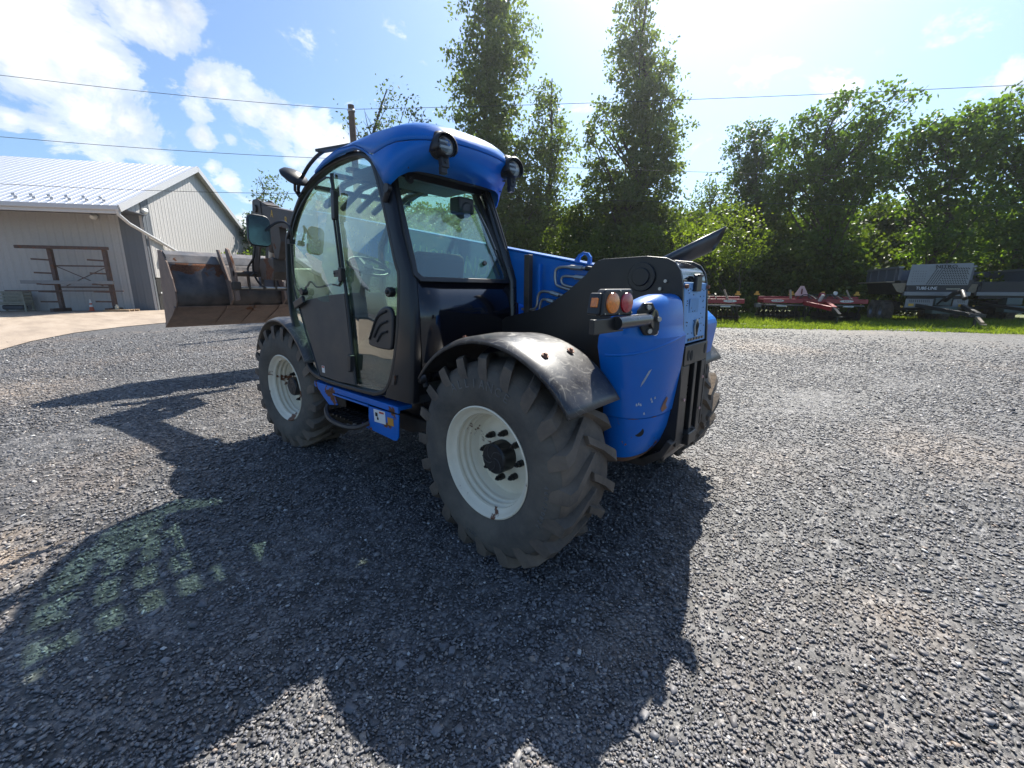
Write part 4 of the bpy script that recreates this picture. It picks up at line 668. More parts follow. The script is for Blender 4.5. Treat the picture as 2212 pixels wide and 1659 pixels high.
def wheel(name, x, y, rot, flip, rimmat, letters=False, phase=0., label=None):
    w = empty(name, (x, y, .6), rot + (math.pi if flip else 0), TH)
    if label: w['label'] = label
    ty = make_tyre_mesh().build('tyre', SIDEW, w, smooth=50); ty.location.y = -.215
    lg = lugs(); lo = lg.build('tread', TYREM, w, smooth=35, bevel=.005, seg=1); lo.location.y = -.215; lo.rotation_euler.y = phase
    tr = MB().lathe([(.566, .2125), (.588, .183), (.5985, .12), (.6025, 0), (.5985, -.12), (.588, -.183), (.566, -.2125)], n=96).build('tread_band', TYREM, w, smooth=60); tr.location.y = -.215
    rim = [(.338, -.012), (.342, .0), (.334, .004), (.326, -.004), (.318, -.016), (.312, -.028), (.290, -.042), (.286, -.055), (.300, -.066), (.298, -.074), (.280, -.086), (.277, -.096), (.291, -.106), (.289, -.113), (.270, -.126), (.267, -.138), (.275, -.148), (.262, -.165), (.256, -.19), (.250, -.20), (.235, -.202), (.22, -.196), (.16, -.182), (.0, -.180)]
    MB().lathe(rim, n=96).build('rim', rimmat, w, smooth=38)
    MB().lathe([(.0, -.075), (.085, -.077), (.095, -.088), (.097, -.18), (.0, -.18)], n=40).build('hub_cap', HUBM, w, smooth=35)
    sp = MB()
    for k in range(5):
        a = k*2*math.pi/5; pts = [((.015+.07*i/6)*math.cos(a+1.3*i/6), -.0752, (.015+.07*i/6)*math.sin(a+1.3*i/6)) for i in range(7)]
        sp.tube(pts, .0028, 5)
    tag(sp.build('hub_swirl', paint('hub_ridge', (.05, .05, .052), .4), w), kind='stuff')
    nt_ = MB()
    for k in range(8):
        a = k*math.pi/4+.08; c = (.146*math.cos(a), -.158, .146*math.sin(a))
        n1_ = MB().cyl((c[0], -.165, c[2]), (0, 1, 0), .020, .03, 12).cyl((c[0], -.143, c[2]), (0, 1, 0), .016, .03, 6).cyl((c[0], -.125, c[2]), (0, 1, 0), .008, .02, 8)
        n1_.build('wheel_nut', HUBM, w)
    if letters:
        for s, a0, r, sz, wd in (('ALLIANCE', 118, .475, .072, 1.0), ('460/70R24', 2, .485, .036, .95), ('AGRI', 264, .48, .03, 1.)):
            step = sz*.88*wd/r
            for i, ch in enumerate(s):
                a = R(a0)-step*i; cx, cz = r*math.cos(-a)*1, r*math.sin(a)
                # seen from +y: screen right is -x
                up_ = Vector((-math.cos(a), 0, math.sin(a)))*1; pos = Vector((-r*math.cos(a), .0245, r*math.sin(a)))
                right = up_.cross(Vector((0, 1, 0)))*1
                M = frame(pos, right*-1 if right.cross(up_).y < 0 else right, up_)
                text(ch, sz, SIDEL, w, M, depth=.003, sx=wd)
    return w
SIDEL = paint('raised_sidewall_rubber', (.135, .13, .12), .7, var=.2)
wheel('wheel', 0, 1.209, R(-1.6), False, RIMM, True, phase=.1)
wheel('wheel', 2.856, 1.209, R(4.0), False, RIMR, False, phase=.25, label='front wheel with a large rust patch on its cream rim')
wheel('wheel', 0, -1.209, 0, True, RIMM, False, phase=.05)
wheel('wheel', 2.856, -1.209, R(4.0), True, RIMM, False)
# ---- fenders
def fender(name, cx, a0, a1, r0, y0, y1, flip=False, label=None):
    rows = []; n = 30
    prof = [(y0, -.0), (y0+.01, .0), ((y0+y1)/2, .018), (y1-.05, .012), (y1-.015, .0), (y1-.002, -.010), (y1, -.026)]
    for i in range(n+1):
        a = R(a0+(a1-a0)*i/n); rr = r0+(.02 if i > n-4 else 0)*0
        rows.append([(cx+(rr+d)*math.cos(a), (-y if flip else y), .6+(rr+d)*math.sin(a)) for y, d in prof])
    f = MB().grid(rows).build(name, FENDM, TH, smooth=40, solid=.006)
    if label: f['label'] = label
    return f
fr = fender('rear_fender', 0, 37, 146.5, .725, .74, 1.225, label='scuffed black plastic fender over the near rear wheel')
for a_, y in ((118, 1.10), (118, .86), (70, 1.1)):
    c = (.745*math.cos(R(a_)), y, .6+.748*math.sin(R(a_))); MB().cyl(c, (math.cos(R(a_)), 0, math.sin(R(a_))), .022, .006, 14).cyl((c[0]*1.01, y, .6+(c[2]-.6)*1.01), (math.cos(R(a_)), 0, math.sin(R(a_))), .011, .014, 6).build('bolt', RUSTM, fr)
fender('rear_fender', 0, 37, 146.5, .725, .74, 1.225, flip=True)
fender('front_fender', 2.856, 28, 152, .70, .76, 1.225)
fender('front_fender', 2.856, 28, 152, .70, .76, 1.225, flip=True)
P('fender_bracket', MB().bar((.12, .5, 1.05), (.12, 1.0, 1.30), .05, .04).bar((-.3, .5, 1.0), (-.28, 1.0, 1.24), .05, .04), BLACKP)
# ---- chassis
ch = MB().bb((-.70, -.27, .50), (3.35, .26, .92)).bb((-.12, -.98, .50), (.12, .98, .70)).bb((2.74, -.98, .50), (2.97, .98, .70))
ch.bb((.45, .2, .55), (2.3, .95, .80)).bb((.45, -1.1, .5), (2.3, -.2, 1.15))
ch.prism([(-.66, .92), (-.66, 1.20), (.55, 1.28), (.72, 1.30), (2.4, 1.30), (2.9, .92)], lambda u, v, t: (u, t, v), -.17, .26)
P('chassis', ch, BLACKP, bevel=.015)
P('belly_plate', MB().prism([(.55, .62), (1.0, .50), (2.2, .50), (2.3, .66)], lambda u, v, t: (u, t, v), .2, 1.0), DARKSTEEL, bevel=.01)
P('engine_cover', MB().prism([(-.55, .95), (-.60, 1.35), (-.4, 1.52), (1.6, 1.48), (1.9, 1.2), (1.9, .8), (.6, .8)], lambda u, v, t: (u, t, v), -1.05, -.27), BLUE, bevel=.05, seg=3)
# ---- rear tower plates
pl_ = [(.84, 1.25), (.66, 1.375), (.45, 1.42), (.33, 1.445), (.22, 1.49), (.06, 1.59), (-.07, 1.69), (-.135, 1.765), (-.16, 1.782), (-.20, 1.79), (-.50, 1.795), (-.62, 1.78), (-.672, 1.755), (-.708, 1.705), (-.728, 1.63), (-.755, 1.35), (-.772, 1.05), (-.772, .68), (-.72, .56), (-.60, .48), (0, .45), (.84, .60)]
tp = P('side_plate', MB().prism(pl_, lambda u, v, t: (u, t, v), .256, .28), PLATE, bevel=.004)
P('side_plate', MB().prism(pl_, lambda u, v, t: (u, t, v), -.20, -.176), PLATE, bevel=.004)
MB().cyl((-.475, .287, 1.672), (0, 1, 0), .088, .016, 40).cyl((-.475, .30, 1.672), (0, 1, 0), .055, .016, 40).build('pivot_pin', PLATE, tp, bevel=.004, smooth=30)
MB().prism([(-.395, 1.70), (-.375, 1.672), (-.395, 1.644), (-.42, 1.65), (-.42, 1.69)], lambda u, v, t: (u, t, v), .28, .292).build('pin_keeper', PLATE, tp)
for x, z in ((-.63, 1.645), (-.60, 1.60)): MB().cyl((x, .288, z), (0, 1, 0), .010, .018, 10).build('bolt', STEEL, tp)
MB().cyl((-.05, .284, 1.16), (0, 1, 0), .035, .012, 24).build('bolt', PLATE, tp)
P('tower_block', MB().bb((-.70, -.176, .60), (-.30, .256, 1.18)), BLACKP)
P('hydraulic_valve', MB().bb((.1, -.17, 1.2), (.5, .25, 1.34)), BLACKP)
# hood between the plates
hp = [(-.30, 1.775), (-.50, 1.780), (-.60, 1.768), (-.66, 1.742), (-.70, 1.70), (-.718, 1.645)]
hp = catmull(hp, 4)
rows = [[(x, y, z) for x, z in hp] for y in (-.175, -.16, -.05, .05, .15, .245, .255)]
P('engine_hood', MB().grid(rows), BLACKG, smooth=50, solid=.006)
rp = P('rear_panel', MB().prism([(-.17, 1.64), (-.17, 1.27), (.245, 1.27), (.245, 1.64)], lambda u, v, t: (-.722-(1.64-v)*.06+t, u, v), -.006, .006), LBLUE, bevel=.006)
dots = MB(); rnd = random.Random(5)
def rpx(z): return -.7315-(1.64-z)*.06
for i in range(11): dots.cyl((rpx(1.60), -.14+i*.036, 1.60-.008*(i % 2)), (1, 0, 0), .0035, .003, 6)
for i in range(26): 
    z = rnd.uniform(1.33, 1.58); dots.cyl((rpx(z), rnd.uniform(-.15, .22), z), (1, 0, 0), .0035, .003, 6)
tag(dots.build('perforation', BLACKP, rp), kind='stuff')
for i in range(6): MB().box((rpx(1.292), -.11+i*.052+.0, 1.292), (.004, .034, .016)).build('slot', BLACKP, rp)
MB().box((rpx(1.50), .08, 1.50), (.003, .16, .085)).build('faded_label', paint('sticker_ghost', (.10, .26, .50), .5), rp)
em = MB().cyl((rpx(1.36)-.004, .035, 1.36), (1, 0, 0), 1, 1, 28)
em.v = [((p[0]-rpx(1.36))*.010+rpx(1.36)-.004, (p[1]-.035)*.034+.035, (p[2]-1.36)*.056+1.36) for p in em.v]
eo = em.build('emblem', STEEL, rp, bevel=.002)
lf = MB()
for pts in ([(0, -.045), (0, .04)], [(0, -.03), (.018, .01), (.016, .03)], [(0, -.03), (-.018, .01), (-.016, .03)]):
    lf.tube([(rpx(1.36)-.012, .035+a, 1.36+b_) for a, b_ in pts], .003, 5)
tag(lf.build('leaf_mark', BLACKP, rp), kind='stuff')
P('latch', MB().bb((-.752, .0, 1.585), (-.728, .10, 1.685)).bb((-.765, .012, 1.675), (-.72, .088, 1.69)), PLASTIC, bevel=.012)
P('hinge_bolt', MB().cyl((-.74, .238, 1.615), (1, 0, 0), .012, .02, 8), RUSTM); P('hinge_bolt', MB().cyl((-.74, -.165, 1.615), (1, 0, 0), .012, .02, 8), RUSTM)
bmp = P('rear_crossmember', MB().bb((-.772, -.175, 1.14), (-.74, .255, 1.262)), PLATE, bevel=.004)
for y, z in ((.19, 1.20), (.135, 1.195)):
    e_ = MB().cyl((-.772, y, z), (1, 0, 0), .022, .004, 16); e_.v = [(p[0], p[1], (p[2]-z)*1.5+z) for p in e_.v]; e_.build('hole', DARK, bmp)
e_ = MB().cyl((-.772, -.12, 1.215), (1, 0, 0), .02, .004, 16); e_.v = [(p[0], p[1], (p[2]-1.215)*1.7+1.215) for p in e_.v]; e_.build('hole', DARK, bmp)
for y0, y1, x0 in ((.14, .255, -.768), (-.02, .03, -.765), (-.175, -.10, -.768)):
    P('counterweight_plate', MB().bb((x0, y0, .62), (x0+.03, y1, 1.135)), PLATE, bevel=.004)
P('tow_bracket', MB().bb((-.80, -.03, .60), (-.72, .12, .68)), PLATE, bevel=.006)
P('skid_plate', MB().prism([(-.77, .66), (-.72, .56), (-.6, .47), (-.2, .44), (-.2, .49), (-.58, .52), (-.70, .60), (-.74, .68)], lambda u, v, t: (u, t, v), -.20, .34), DARKSTEEL, bevel=.004)
for y, z in ((.20, .92), (-.13, 1.02), (-.13, .80)): P('marker', MB().cyl((-.776, y, z), (1, 0, 0), .010, .006, 10), paint('pink_dot', (.6, .35, .33), .5))
# ---- blue tank
def tank_row(z, xo, yo, n=16, ex=2.7, cx=None):
    if cx is None: cx = np.interp(z, [.6, 1.0, 1.30, 1.40, 1.53, 1.572], [-.50, -.49, -.47, -.50, -.60, -.64])
    out = [(xo+.03, .275, z)]; cy = .285
    for i in range(n+1):
        t = math.pi/2*i/n; c, s = math.cos(t)**(2/ex), math.sin(t)**(2/ex)
        out.append((cx+(xo-cx)*c, cy+(yo-cy)*s, z))
    out += [(cx+.03, yo-.01, z), (cx+.03, .28, z)]; return out
lv = [(.645, -.665, .625), (.70, -.685, .64), (.80, -.712, .652), (.868, -.724, .660), (.872, -.734, .668), (1.0, -.750, .680), (1.15, -.767, .705), (1.28, -.775, .735), (1.335, -.777, .745), (1.36, -.760, .742), (1.40, -.755, .735), (1.45, -.752, .72), (1.49, -.745, .69), (1.53, -.735, .63), (1.555, -.715, .56), (1.568, -.69, .48), (1.572, -.66, .36)]
tank = P('side_tank', MB().grid([tank_row(z, x, y) for z, x, y in lv]), TANKBLUE, smooth=32)
P('tank_base', MB().grid([tank_row(z, x-.004, y+.004) for z, x, y in ((.60, -.635, .605), (.645, -.667, .627), (.76, -.706, .648), (.862, -.724, .662))]), BLUE_WORN, smooth=40)

def tank_pt(u, z, out=.003):
    for (z0, x0, y0), (z1, x1, y1) in zip(lv, lv[1:]):
        if z0 <= z <= z1 and z1 > z0:
            f = (z-z0)/(z1-z0); r_ = tank_row(z, x0+(x1-x0)*f, y0+(y1-y0)*f); break
    k = u*16+1; i = min(16, int(k)); a, b = Vector(r_[i]), Vector(r_[i+1]); p = a.lerp(b, k-i); nrm = Vector((-(b-a).y, (b-a).x, 0)); nrm.normalize()
    if nrm.x > 0: nrm = -nrm
    return p+nrm*out
def patch(pts, mt_, name):
    c = [tank_pt(u, z) for u, z in pts]; MB().add(c, [tuple(range(len(c)))]).build(name, mt_, tank, fix=False)
dh = tank_pt(.52, .78, .0); MB().cyl(tuple(dh), (-.75, .65, 0), .030, .012, 24).build('drain_hole', DARK, tank)
CHIP = paint('bare_primer', (.35, .40, .45), .6, var=.3)
patch([(.60, 1.06), (.55, 1.09), (.50, 1.13), (.46, 1.165), (.50, 1.155), (.53, 1.13), (.58, 1.09)], CHIP, 'scrape')
for (u, z, mt_) in ((.42, .985, CHIP), (.40, .97, CHIP), (.36, .99, CHIP), (.63, .955, CHIP), (.60, .96, CHIP), (.57, .955, CHIP), (.50, .90, CHIP)):
    patch([(u-.016, z-.007), (u+.008, z-.009), (u+.014, z+.003), (u, z+.009)], mt_, 'paint_chip')
for pts in ([(.10, .90), (.14, .93), (.12, .965), (.15, .98), (.19, .95), (.22, .91), (.18, .885)], [(.56, .862), (.66, .866), (.74, .862), (.72, .850), (.62, .848)], [(.62, .83), (.70, .836), (.76, .815), (.70, .785), (.60, .78), (.56, .80)], [(.30, .845), (.36, .852), (.44, .858), (.47, .85), (.40, .838), (.33, .832)], [(.30, .79), (.40, .80), (.50, .798), (.54, .785), (.50, .76), (.42, .752), (.36, .765), (.32, .77)], [(.38, .70), (.5, .675), (.62, .672), (.74, .69), (.8, .715), (.78, .725), (.7, .70), (.55, .69), (.42, .72)], [(.34, .835), (.36, .86), (.30, .872), (.24, .86), (.27, .845)]):
    patch(pts, RUSTM, 'rust_patch')
ho = tank_pt(.42, 1.37, .002); MB().cyl(tuple(ho), (-1, .45, 0), .021, .008, 8).build('chipped_hole', WHITEP, tank); MB().cyl(tuple(ho+Vector((-.005, .002, 0))), (-1, .45, 0), .013, .006, 16).build('bolt', RUSTM, tank)
# tank crease
cr_ = [tank_pt(u, z, -.004) for u, z in ((.02, 1.335), (.2, 1.31), (.4, 1.285), (.6, 1.262), (.8, 1.245), (.98, 1.235))]
P('tank_crease', MB().tube(catmull([tuple(c) for c in cr_], 4), .010, 8), TANKBLUE, smooth=60)
P('tank_skid', MB().grid([tank_row(z, x, y) for z, x, y in ((.560, -.58, .50), (.566, -.615, .59), (.598, -.642, .612), (.603, -.634, .602))]), paint('rusty_edge', (.12, .06, .035), .7, var=.3, dirt=.4, dcol=(.05, .04, .03)), smooth=40)
# ---- tail light
tl = empty('tail_light', (-.700, 1.005, 1.535), R(-7), TH)
MB().prism([(-.118, -.062), (-.112, .05), (-.10, .062), (.105, .060), (.118, .045), (.128, -.062)], lambda u, v, t: (t, u, v), 0, .045).build('housing', PLASTIC, tl, bevel=.010, seg=3)
MB().prism([(.10, -.055), (.112, .045), (.128, .042), (.150, -.055)], lambda u, v, t: (t, u, v), .012, .075).build('housing_side', PLASTIC, tl, bevel=.008, seg=2)
for y, mt_, nm in ((.052, AMBER, 'amber_lens'), (-.060, REDL, 'red_lens')):
    MB().lathe([(0, -.012), (.028, -.011), (.046, -.007), (.050, .004)], (0, 0, 0), 'X', 36).build(nm, mt_, tl, smooth=50).location = (0, y, -.002)
MB().box((.035, .141, .0), (.035, .012, .042), rx=.18).build('side_marker', AMBER, tl, bevel=.003)
for y, z in ((-.105, -.05), (.0, -.053), (.11, -.05), (-.003, .052)): MB().cyl((-.002, y, z), (1, 0, 0), .004, .006, 8).build('screw', STEEL, tl)
P('light_bracket', MB().bb((-.706, .955, 1.400), (-.680, 1.235, 1.466)), PLATE, bevel=.004)
P('light_arm', MB().tube([(-.712, 1.05, 1.442), (-.712, .70, 1.442)], .032, 20).tube([(-.7121, 1.0505, 1.442), (-.712, .9, 1.442)], .027, 20, cap=False), BLACKP, smooth=40)
P('light_arm_bore', MB().cyl((-.712, 1.0505, 1.442), (0, 1, 0), .026, .003, 20), DARK)
fl = empty('mounting_flange', (-.705, .665, 1.442), R(-32), TH)
MB().prism([(-.062, -.055), (-.045, -.085), (.025, -.085), (.072, -.02), (.072, .045), (.042, .085), (-.01, .085), (-.062, .0)], lambda u, v, t: (t, u, v), -.012, .012).build('flange_plate', PLATE, fl, bevel=.006)
for y, z in ((-.02, .062), (.048, .0), (-.005, -.062)): MB().cyl((-.018, -y, z), (1, 0, 0), .013, .014, 10).build('flange_bolt', STEEL, fl)
P('tank_boss', MB().cyl((-.68, .645, 1.442), (1, 0, 0), .05, .10, 24), BLACKP)
# ---- exhaust
d_ = (Vector((-.695, -.45, 1.945))-Vector((-.30, -.42, 1.77))).normalized()
ex = MB(); p0 = Vector((-.15, -.41, 1.70)); p1 = Vector((-.695, -.45, 1.945))
ex.tube([p0, p1], .058, 28, cap=False); 
for i in range(28):
    v_ = Vector(ex.v[28+i]); off = (v_-p1); ex.v[28+i] = tuple(v_+d_*(off.z*1.2))
P('exhaust_pipe', ex, paint('exhaust_grey', (.10, .10, .105), .32, metal=.6, var=.15), smooth=50, solid=.004)
P('exhaust_base', MB().cyl((-.12, -.41, 1.62), (0, 0, 1), .09, .3, 24), BLACKP)
# ---- cab
OUT = [(2.651, 2.047), (2.668, 1.80), (2.668, 1.546), (2.64, 1.352), (2.482, 1.09), (2.337, .909), (2.217, .828), (2.03, .797), (1.78, .787), (1.25, .795), (1.10, .815), (1.0, .865), (.935, .965), (.886, 1.117), (.846, 1.34), (.806, 1.526), (.829, 1.67), (.876, 1.788), (1.01, 2.162), (1.124, 2.415), (1.192, 2.485), (1.28, 2.528), (1.353, 2.547), (1.469, 2.557), (1.718, 2.555), (1.937, 2.525), (2.153, 2.464), (2.322, 2.378), (2.478, 2.247), (2.598, 2.104)]
OUT = [(.846, 1.34) if p == (.806, 1.526) else p for p in OUT]
OUT = catmull([p for i, p in enumerate(OUT) if i != 15], 3, True)
INN = inset(OUT, .038)
if abs(INN[0][0]) > abs(OUT[0][0]): INN = inset(OUT, -.038)
cab = empty('cab', (1.7, .64, .8), 0, TH)
def CP(name, mb, mt_, **k):
    mb.v = [(p[0]-1.7, p[1]-.64, p[2]-.8) for p in mb.v]; return mb.build(name, mt_, cab, **k)
CP('side_frame', MB().ring(OUT, INN, S3, -.05, .018), RUBT, bevel=.012, seg=2, smooth=40)
def domed(outline, h, rings=7):
    cx = sum(p[0] for p in outline)/len(outline); cz = sum(p[1] for p in outline)/len(outline)
    rows = []
    for k in range(rings+1):
        q = .02+.98*k/rings; rows.append([S3(cx+(x-cx)*q, cz+(z-cz)*q, -.012+h*(1-q*q)) for x, z in outline+outline[:1]])
    return MB().grid(rows)
import bisect
def split_x(z): return float(np.interp(z, [.80, .845, 1.45, 1.77, 2.03, 2.29, 2.46, 2.6], [1.43, 1.44, 1.54, 1.61, 1.66, 1.71, 1.745, 1.76]))
frontp = [(max(x, split_x(z)), z) for x, z in INN]; rearp = [(min(x, split_x(z)), z) for x, z in INN]
CP('door_glass', domed(frontp, .030), G_SIDE, smooth=80, fix=True)
CP('quarter_window', domed(rearp, .018), G_SIDE, smooth=80)
# right side frame
S3R = lambda u, v, t: (u, .105+.02*(2.5-v)*0+t, v)
CP('right_frame', MB().ring(OUT, inset(OUT, .05) if abs(inset(OUT, .05)[0][0]) < abs(OUT[0][0]) else inset(OUT, -.05), S3R, 0, .05), RUBT)
CP('right_window', MB().prism(INN, S3R, .02, .024), G_RIGHT)
# rear corner pillar (side to rear)
pil = [(.722, 1.669), (.852, 1.954), (.944, 2.24), (1.02, 2.42)]
def pillar(pts, y, w=.06):
    mb = MB(); return mb
cp = MB()
rows = []
for (xc, z), (xf, zf) in zip([(.715, .82), (.70, 1.1), (.70, 1.4), (.722, 1.669), (.852, 1.954), (.944, 2.24), (1.03, 2.43)], [(1.02, .86), (.90, 1.12), (.855, 1.36), (.84, 1.66), (.94, 1.96), (1.05, 2.25), (1.16, 2.45)]):
    y = sideY(z)+.012
    rows.append([(xf, y+.004, z), (xc+.03, y, z), (xc+.008, y-.012, z), (xc, y-.03, z), (xc+.002, y-.075, z), (xc+.04, y-.08, z), (xf, y-.05, z)])
CP('rear_corner_pillar', MB().grid(rows), paint('satin_pillar_black', (.009, .010, .013), .34, coat=.2, var=.1, dirt=.08, dcol=(.03, .033, .04), spec=.35), smooth=50)
# rear wall below the window
rw = [(.72, .95), (.70, 1.1), (.70, 1.4), (.722, 1.655)]
rows = [[(x, y, z) for y in (1.09, .9, .6, .3, .17, .14)] for x, z in rw]
CP('rear_lower_panel', MB().grid(rows), BLACKG, smooth=40, solid=.01)
CP('lower_side_filler', MB().prism([(.74, .86), (.86, 1.1), (.83, 1.5), (.74, 1.64), (.735, 1.1)], lambda u, v, t: (u, t, v), 1.02, 1.13), BLACKP)
# cab floor, inside back-lower, interior side trim
CP('cab_floor', MB().bb((.75, .13, .80), (2.35, 1.14, .86)), INT)
trim = [(1.03, .86), (2.2, .86), (2.5, 1.22), (2.05, 1.0), (1.62, 1.1), (1.3, 1.32), (.86, 1.45), (.88, 1.15)]
CP('inner_side_trim', MB().prism(trim, lambda u, v, t: (u, 1.04+t, v), 0, .03), INT)
# rear window glass + rubber
def RW(y, z, t=0.): 
    x = .722+(z-1.669)*.392; return (x+t, y, z)
gl = [(1.075, 1.70), (1.068, 1.76), (1.035, 2.26), (1.02, 2.33), (.97, 2.36), (.34, 2.36), (.29, 2.33), (.275, 2.27), (.20, 1.76), (.19, 1.70), (.22, 1.672), (1.04, 1.672)]
go = [(1.115, 1.68), (1.105, 1.77), (1.065, 2.28), (1.05, 2.37), (.98, 2.40), (.32, 2.40), (.26, 2.37), (.235, 2.29), (.155, 1.76), (.145, 1.68), (.19, 1.64), (1.07, 1.64)]
CP('rear_window_frame', MB().ring(go, gl, RW, -.012, .03), RUBT, bevel=.005)
CP('rear_window', MB().prism(gl, RW, .004, .009), G_REAR)
CP('window_knob', MB().cyl(RW(.415, 1.79, -.012), (1, 0, -.35), .018, .02, 16), PLASTIC)
# right rear pillar with hoses
CP('rear_right_pillar', MB().tube([(.70, .135, 1.2), (.715, .135, 1.66), (.86, .16, 2.02), (.96, .20, 2.36)], .04, 8), BLACKP, smooth=50)
# front screen
fpts = [(1.95, 2.515), (2.153, 2.455), (2.322, 2.368), (2.478, 2.237), (2.59, 2.10), (2.645, 1.95), (2.66, 1.70), (2.655, 1.45), (2.60, 1.28)]
fpts = catmull(fpts, 3)
CP('windshield', MB().grid([[(x, y, z) for y in (.13, .4, .75, 1.075)] for x, z in fpts]), G_FRONT, smooth=60)
CP('front_lower_panel', MB().grid([[(x, y, z) for y in (.13, 1.08)] for x, z in [(2.60, 1.28), (2.47, 1.09), (2.32, .91), (2.2, .83)]]), BLACKP)
# roof window + guard
CP('roof_window', MB().grid([[(x, y, z) for y in (.15, 1.05)] for x, z in [(1.52, 2.515), (1.75, 2.515), (1.96, 2.50)]]), G_ROOF)
gd_ = MB()
gz_ = lambda x: 2.50 if x < 1.9 else 2.50-(x-1.9)*.30
for y in (.24, .40, .56, .72, .88): gd_.tube([(1.5, y, gz_(1.5)-.03), (1.95, y, gz_(1.95)-.04), (2.30, y, gz_(2.30)-.06)], .028, 8)
for x in (1.55, 1.80, 2.08): gd_.bar((x, .14, gz_(x)-.035), (x, 1.06, gz_(x)-.035), .06, .03)
tag(gd_.build('roof_guard_bars', BLACKP, None), kind=None)
go_ = bpy.data.objects['roof_guard_bars']; go_.parent = cab; go_.matrix_parent_inverse = Matrix.Translation((-1.7, -.64, -.8))
CP('headliner', MB().bb((.98, .15, 2.40), (1.5, 1.05, 2.44)), INT)
# blue roof cap: a belt round the side and rear, domed inwards from the crease
half = [  # x, y, crease z, (bottom x, y, z)
 (1.99, 1.10, 2.512, (1.99, 1.095, 2.500)), (1.80, 1.12, 2.550, (1.80, 1.105, 2.528)), (1.62, 1.13, 2.572, (1.62, 1.11, 2.545)), (1.50, 1.135, 2.577, (1.50, 1.115, 2.550)), (1.30, 1.140, 2.560, (1.30, 1.120, 2.540)), (1.20, 1.142, 2.522, (1.19, 1.122, 2.50)),
 (1.12, 1.145, 2.475, (1.11, 1.126, 2.44)), (1.06, 1.146, 2.455, (1.04, 1.13, 2.36)), (.98, 1.145, 2.465, (.945, 1.132, 2.235)), (.90, 1.140, 2.478, (.90, 1.12, 2.265)), (.82, 1.125, 2.487, (.86, 1.095, 2.30)), (.74, 1.085, 2.490, (.82, 1.05, 2.33)),
 (.675, 1.02, 2.494, (.80, .99, 2.345)), (.635, .93, 2.500, (.795, .92, 2.35)), (.615, .82, 2.506, (.79, .82, 2.352)), (.608, .72, 2.508, (.79, .72, 2.352)), (.606, .62, 2.509, (.79, .62, 2.352))]
MY = 1.24
path = half + [(x, MY-y, z, (b_[0], MY-b_[1], b_[2])) for x, y, z, b_ in reversed(half[:-1])]
zt_ = lambda x: float(np.interp(x, [.9, 1.1, 1.4, 1.7, 2.0], [2.652, 2.658, 2.640, 2.60, 2.535]))
belt = MB().grid([[b_, ((x+b_[0])/2-.004, (y+b_[1])/2+(.004 if y > .62 else -.004), (z+b_[2])/2), (x, y, z)] for x, y, z, b_ in path])
CP('roof_skirt', belt, BLUE, smooth=40, solid=.010)
T_ = [(0, .012), (.025, .22), (.09, .52), (.22, .78), (.5, .95), (1, 1.)]
def domerow(p, T):
    x, y, z, b_ = p; cx = max(x, .98); out = []
    zs_ = float(np.interp(x, [.6, 1.0, 1.4, 2.0], [2.50, 2.53, 2.566, 2.514]))
    for t_, f_ in T:
        zb_ = z+(zs_-z)*min(1, t_/.09); out.append((x+(cx-x)*t_, y+(.62-y)*t_, zb_+.004+(zt_(cx)-zb_)*f_))
    return out
n_open = 3
dome = MB().grid([domerow(p, T_) for p in path[n_open:len(path)-n_open]])
dome.grid([domerow(p, T_[:4]) for p in path[:n_open+1]]); dome.grid([domerow(p, T_[:4]) for p in path[len(path)-n_open-1:]])
CP('roof_cap', dome, BLUE, smooth=50, solid=.008)
CP('roof_underside', MB().grid([[(x, y, z) for y in (1.06, .62, .18)] for x, z in ((.80, 2.352), (.90, 2.375), (1.02, 2.39))]), paint('dirty_underside', (.03, .028, .025), .8, bump=.6, dirt=.5, dcol=(.07, .06, .045)), solid=.01)
CP('rear_header', MB().bb((.955, .16, 2.335), (1.0, 1.06, 2.43)), RUBT)
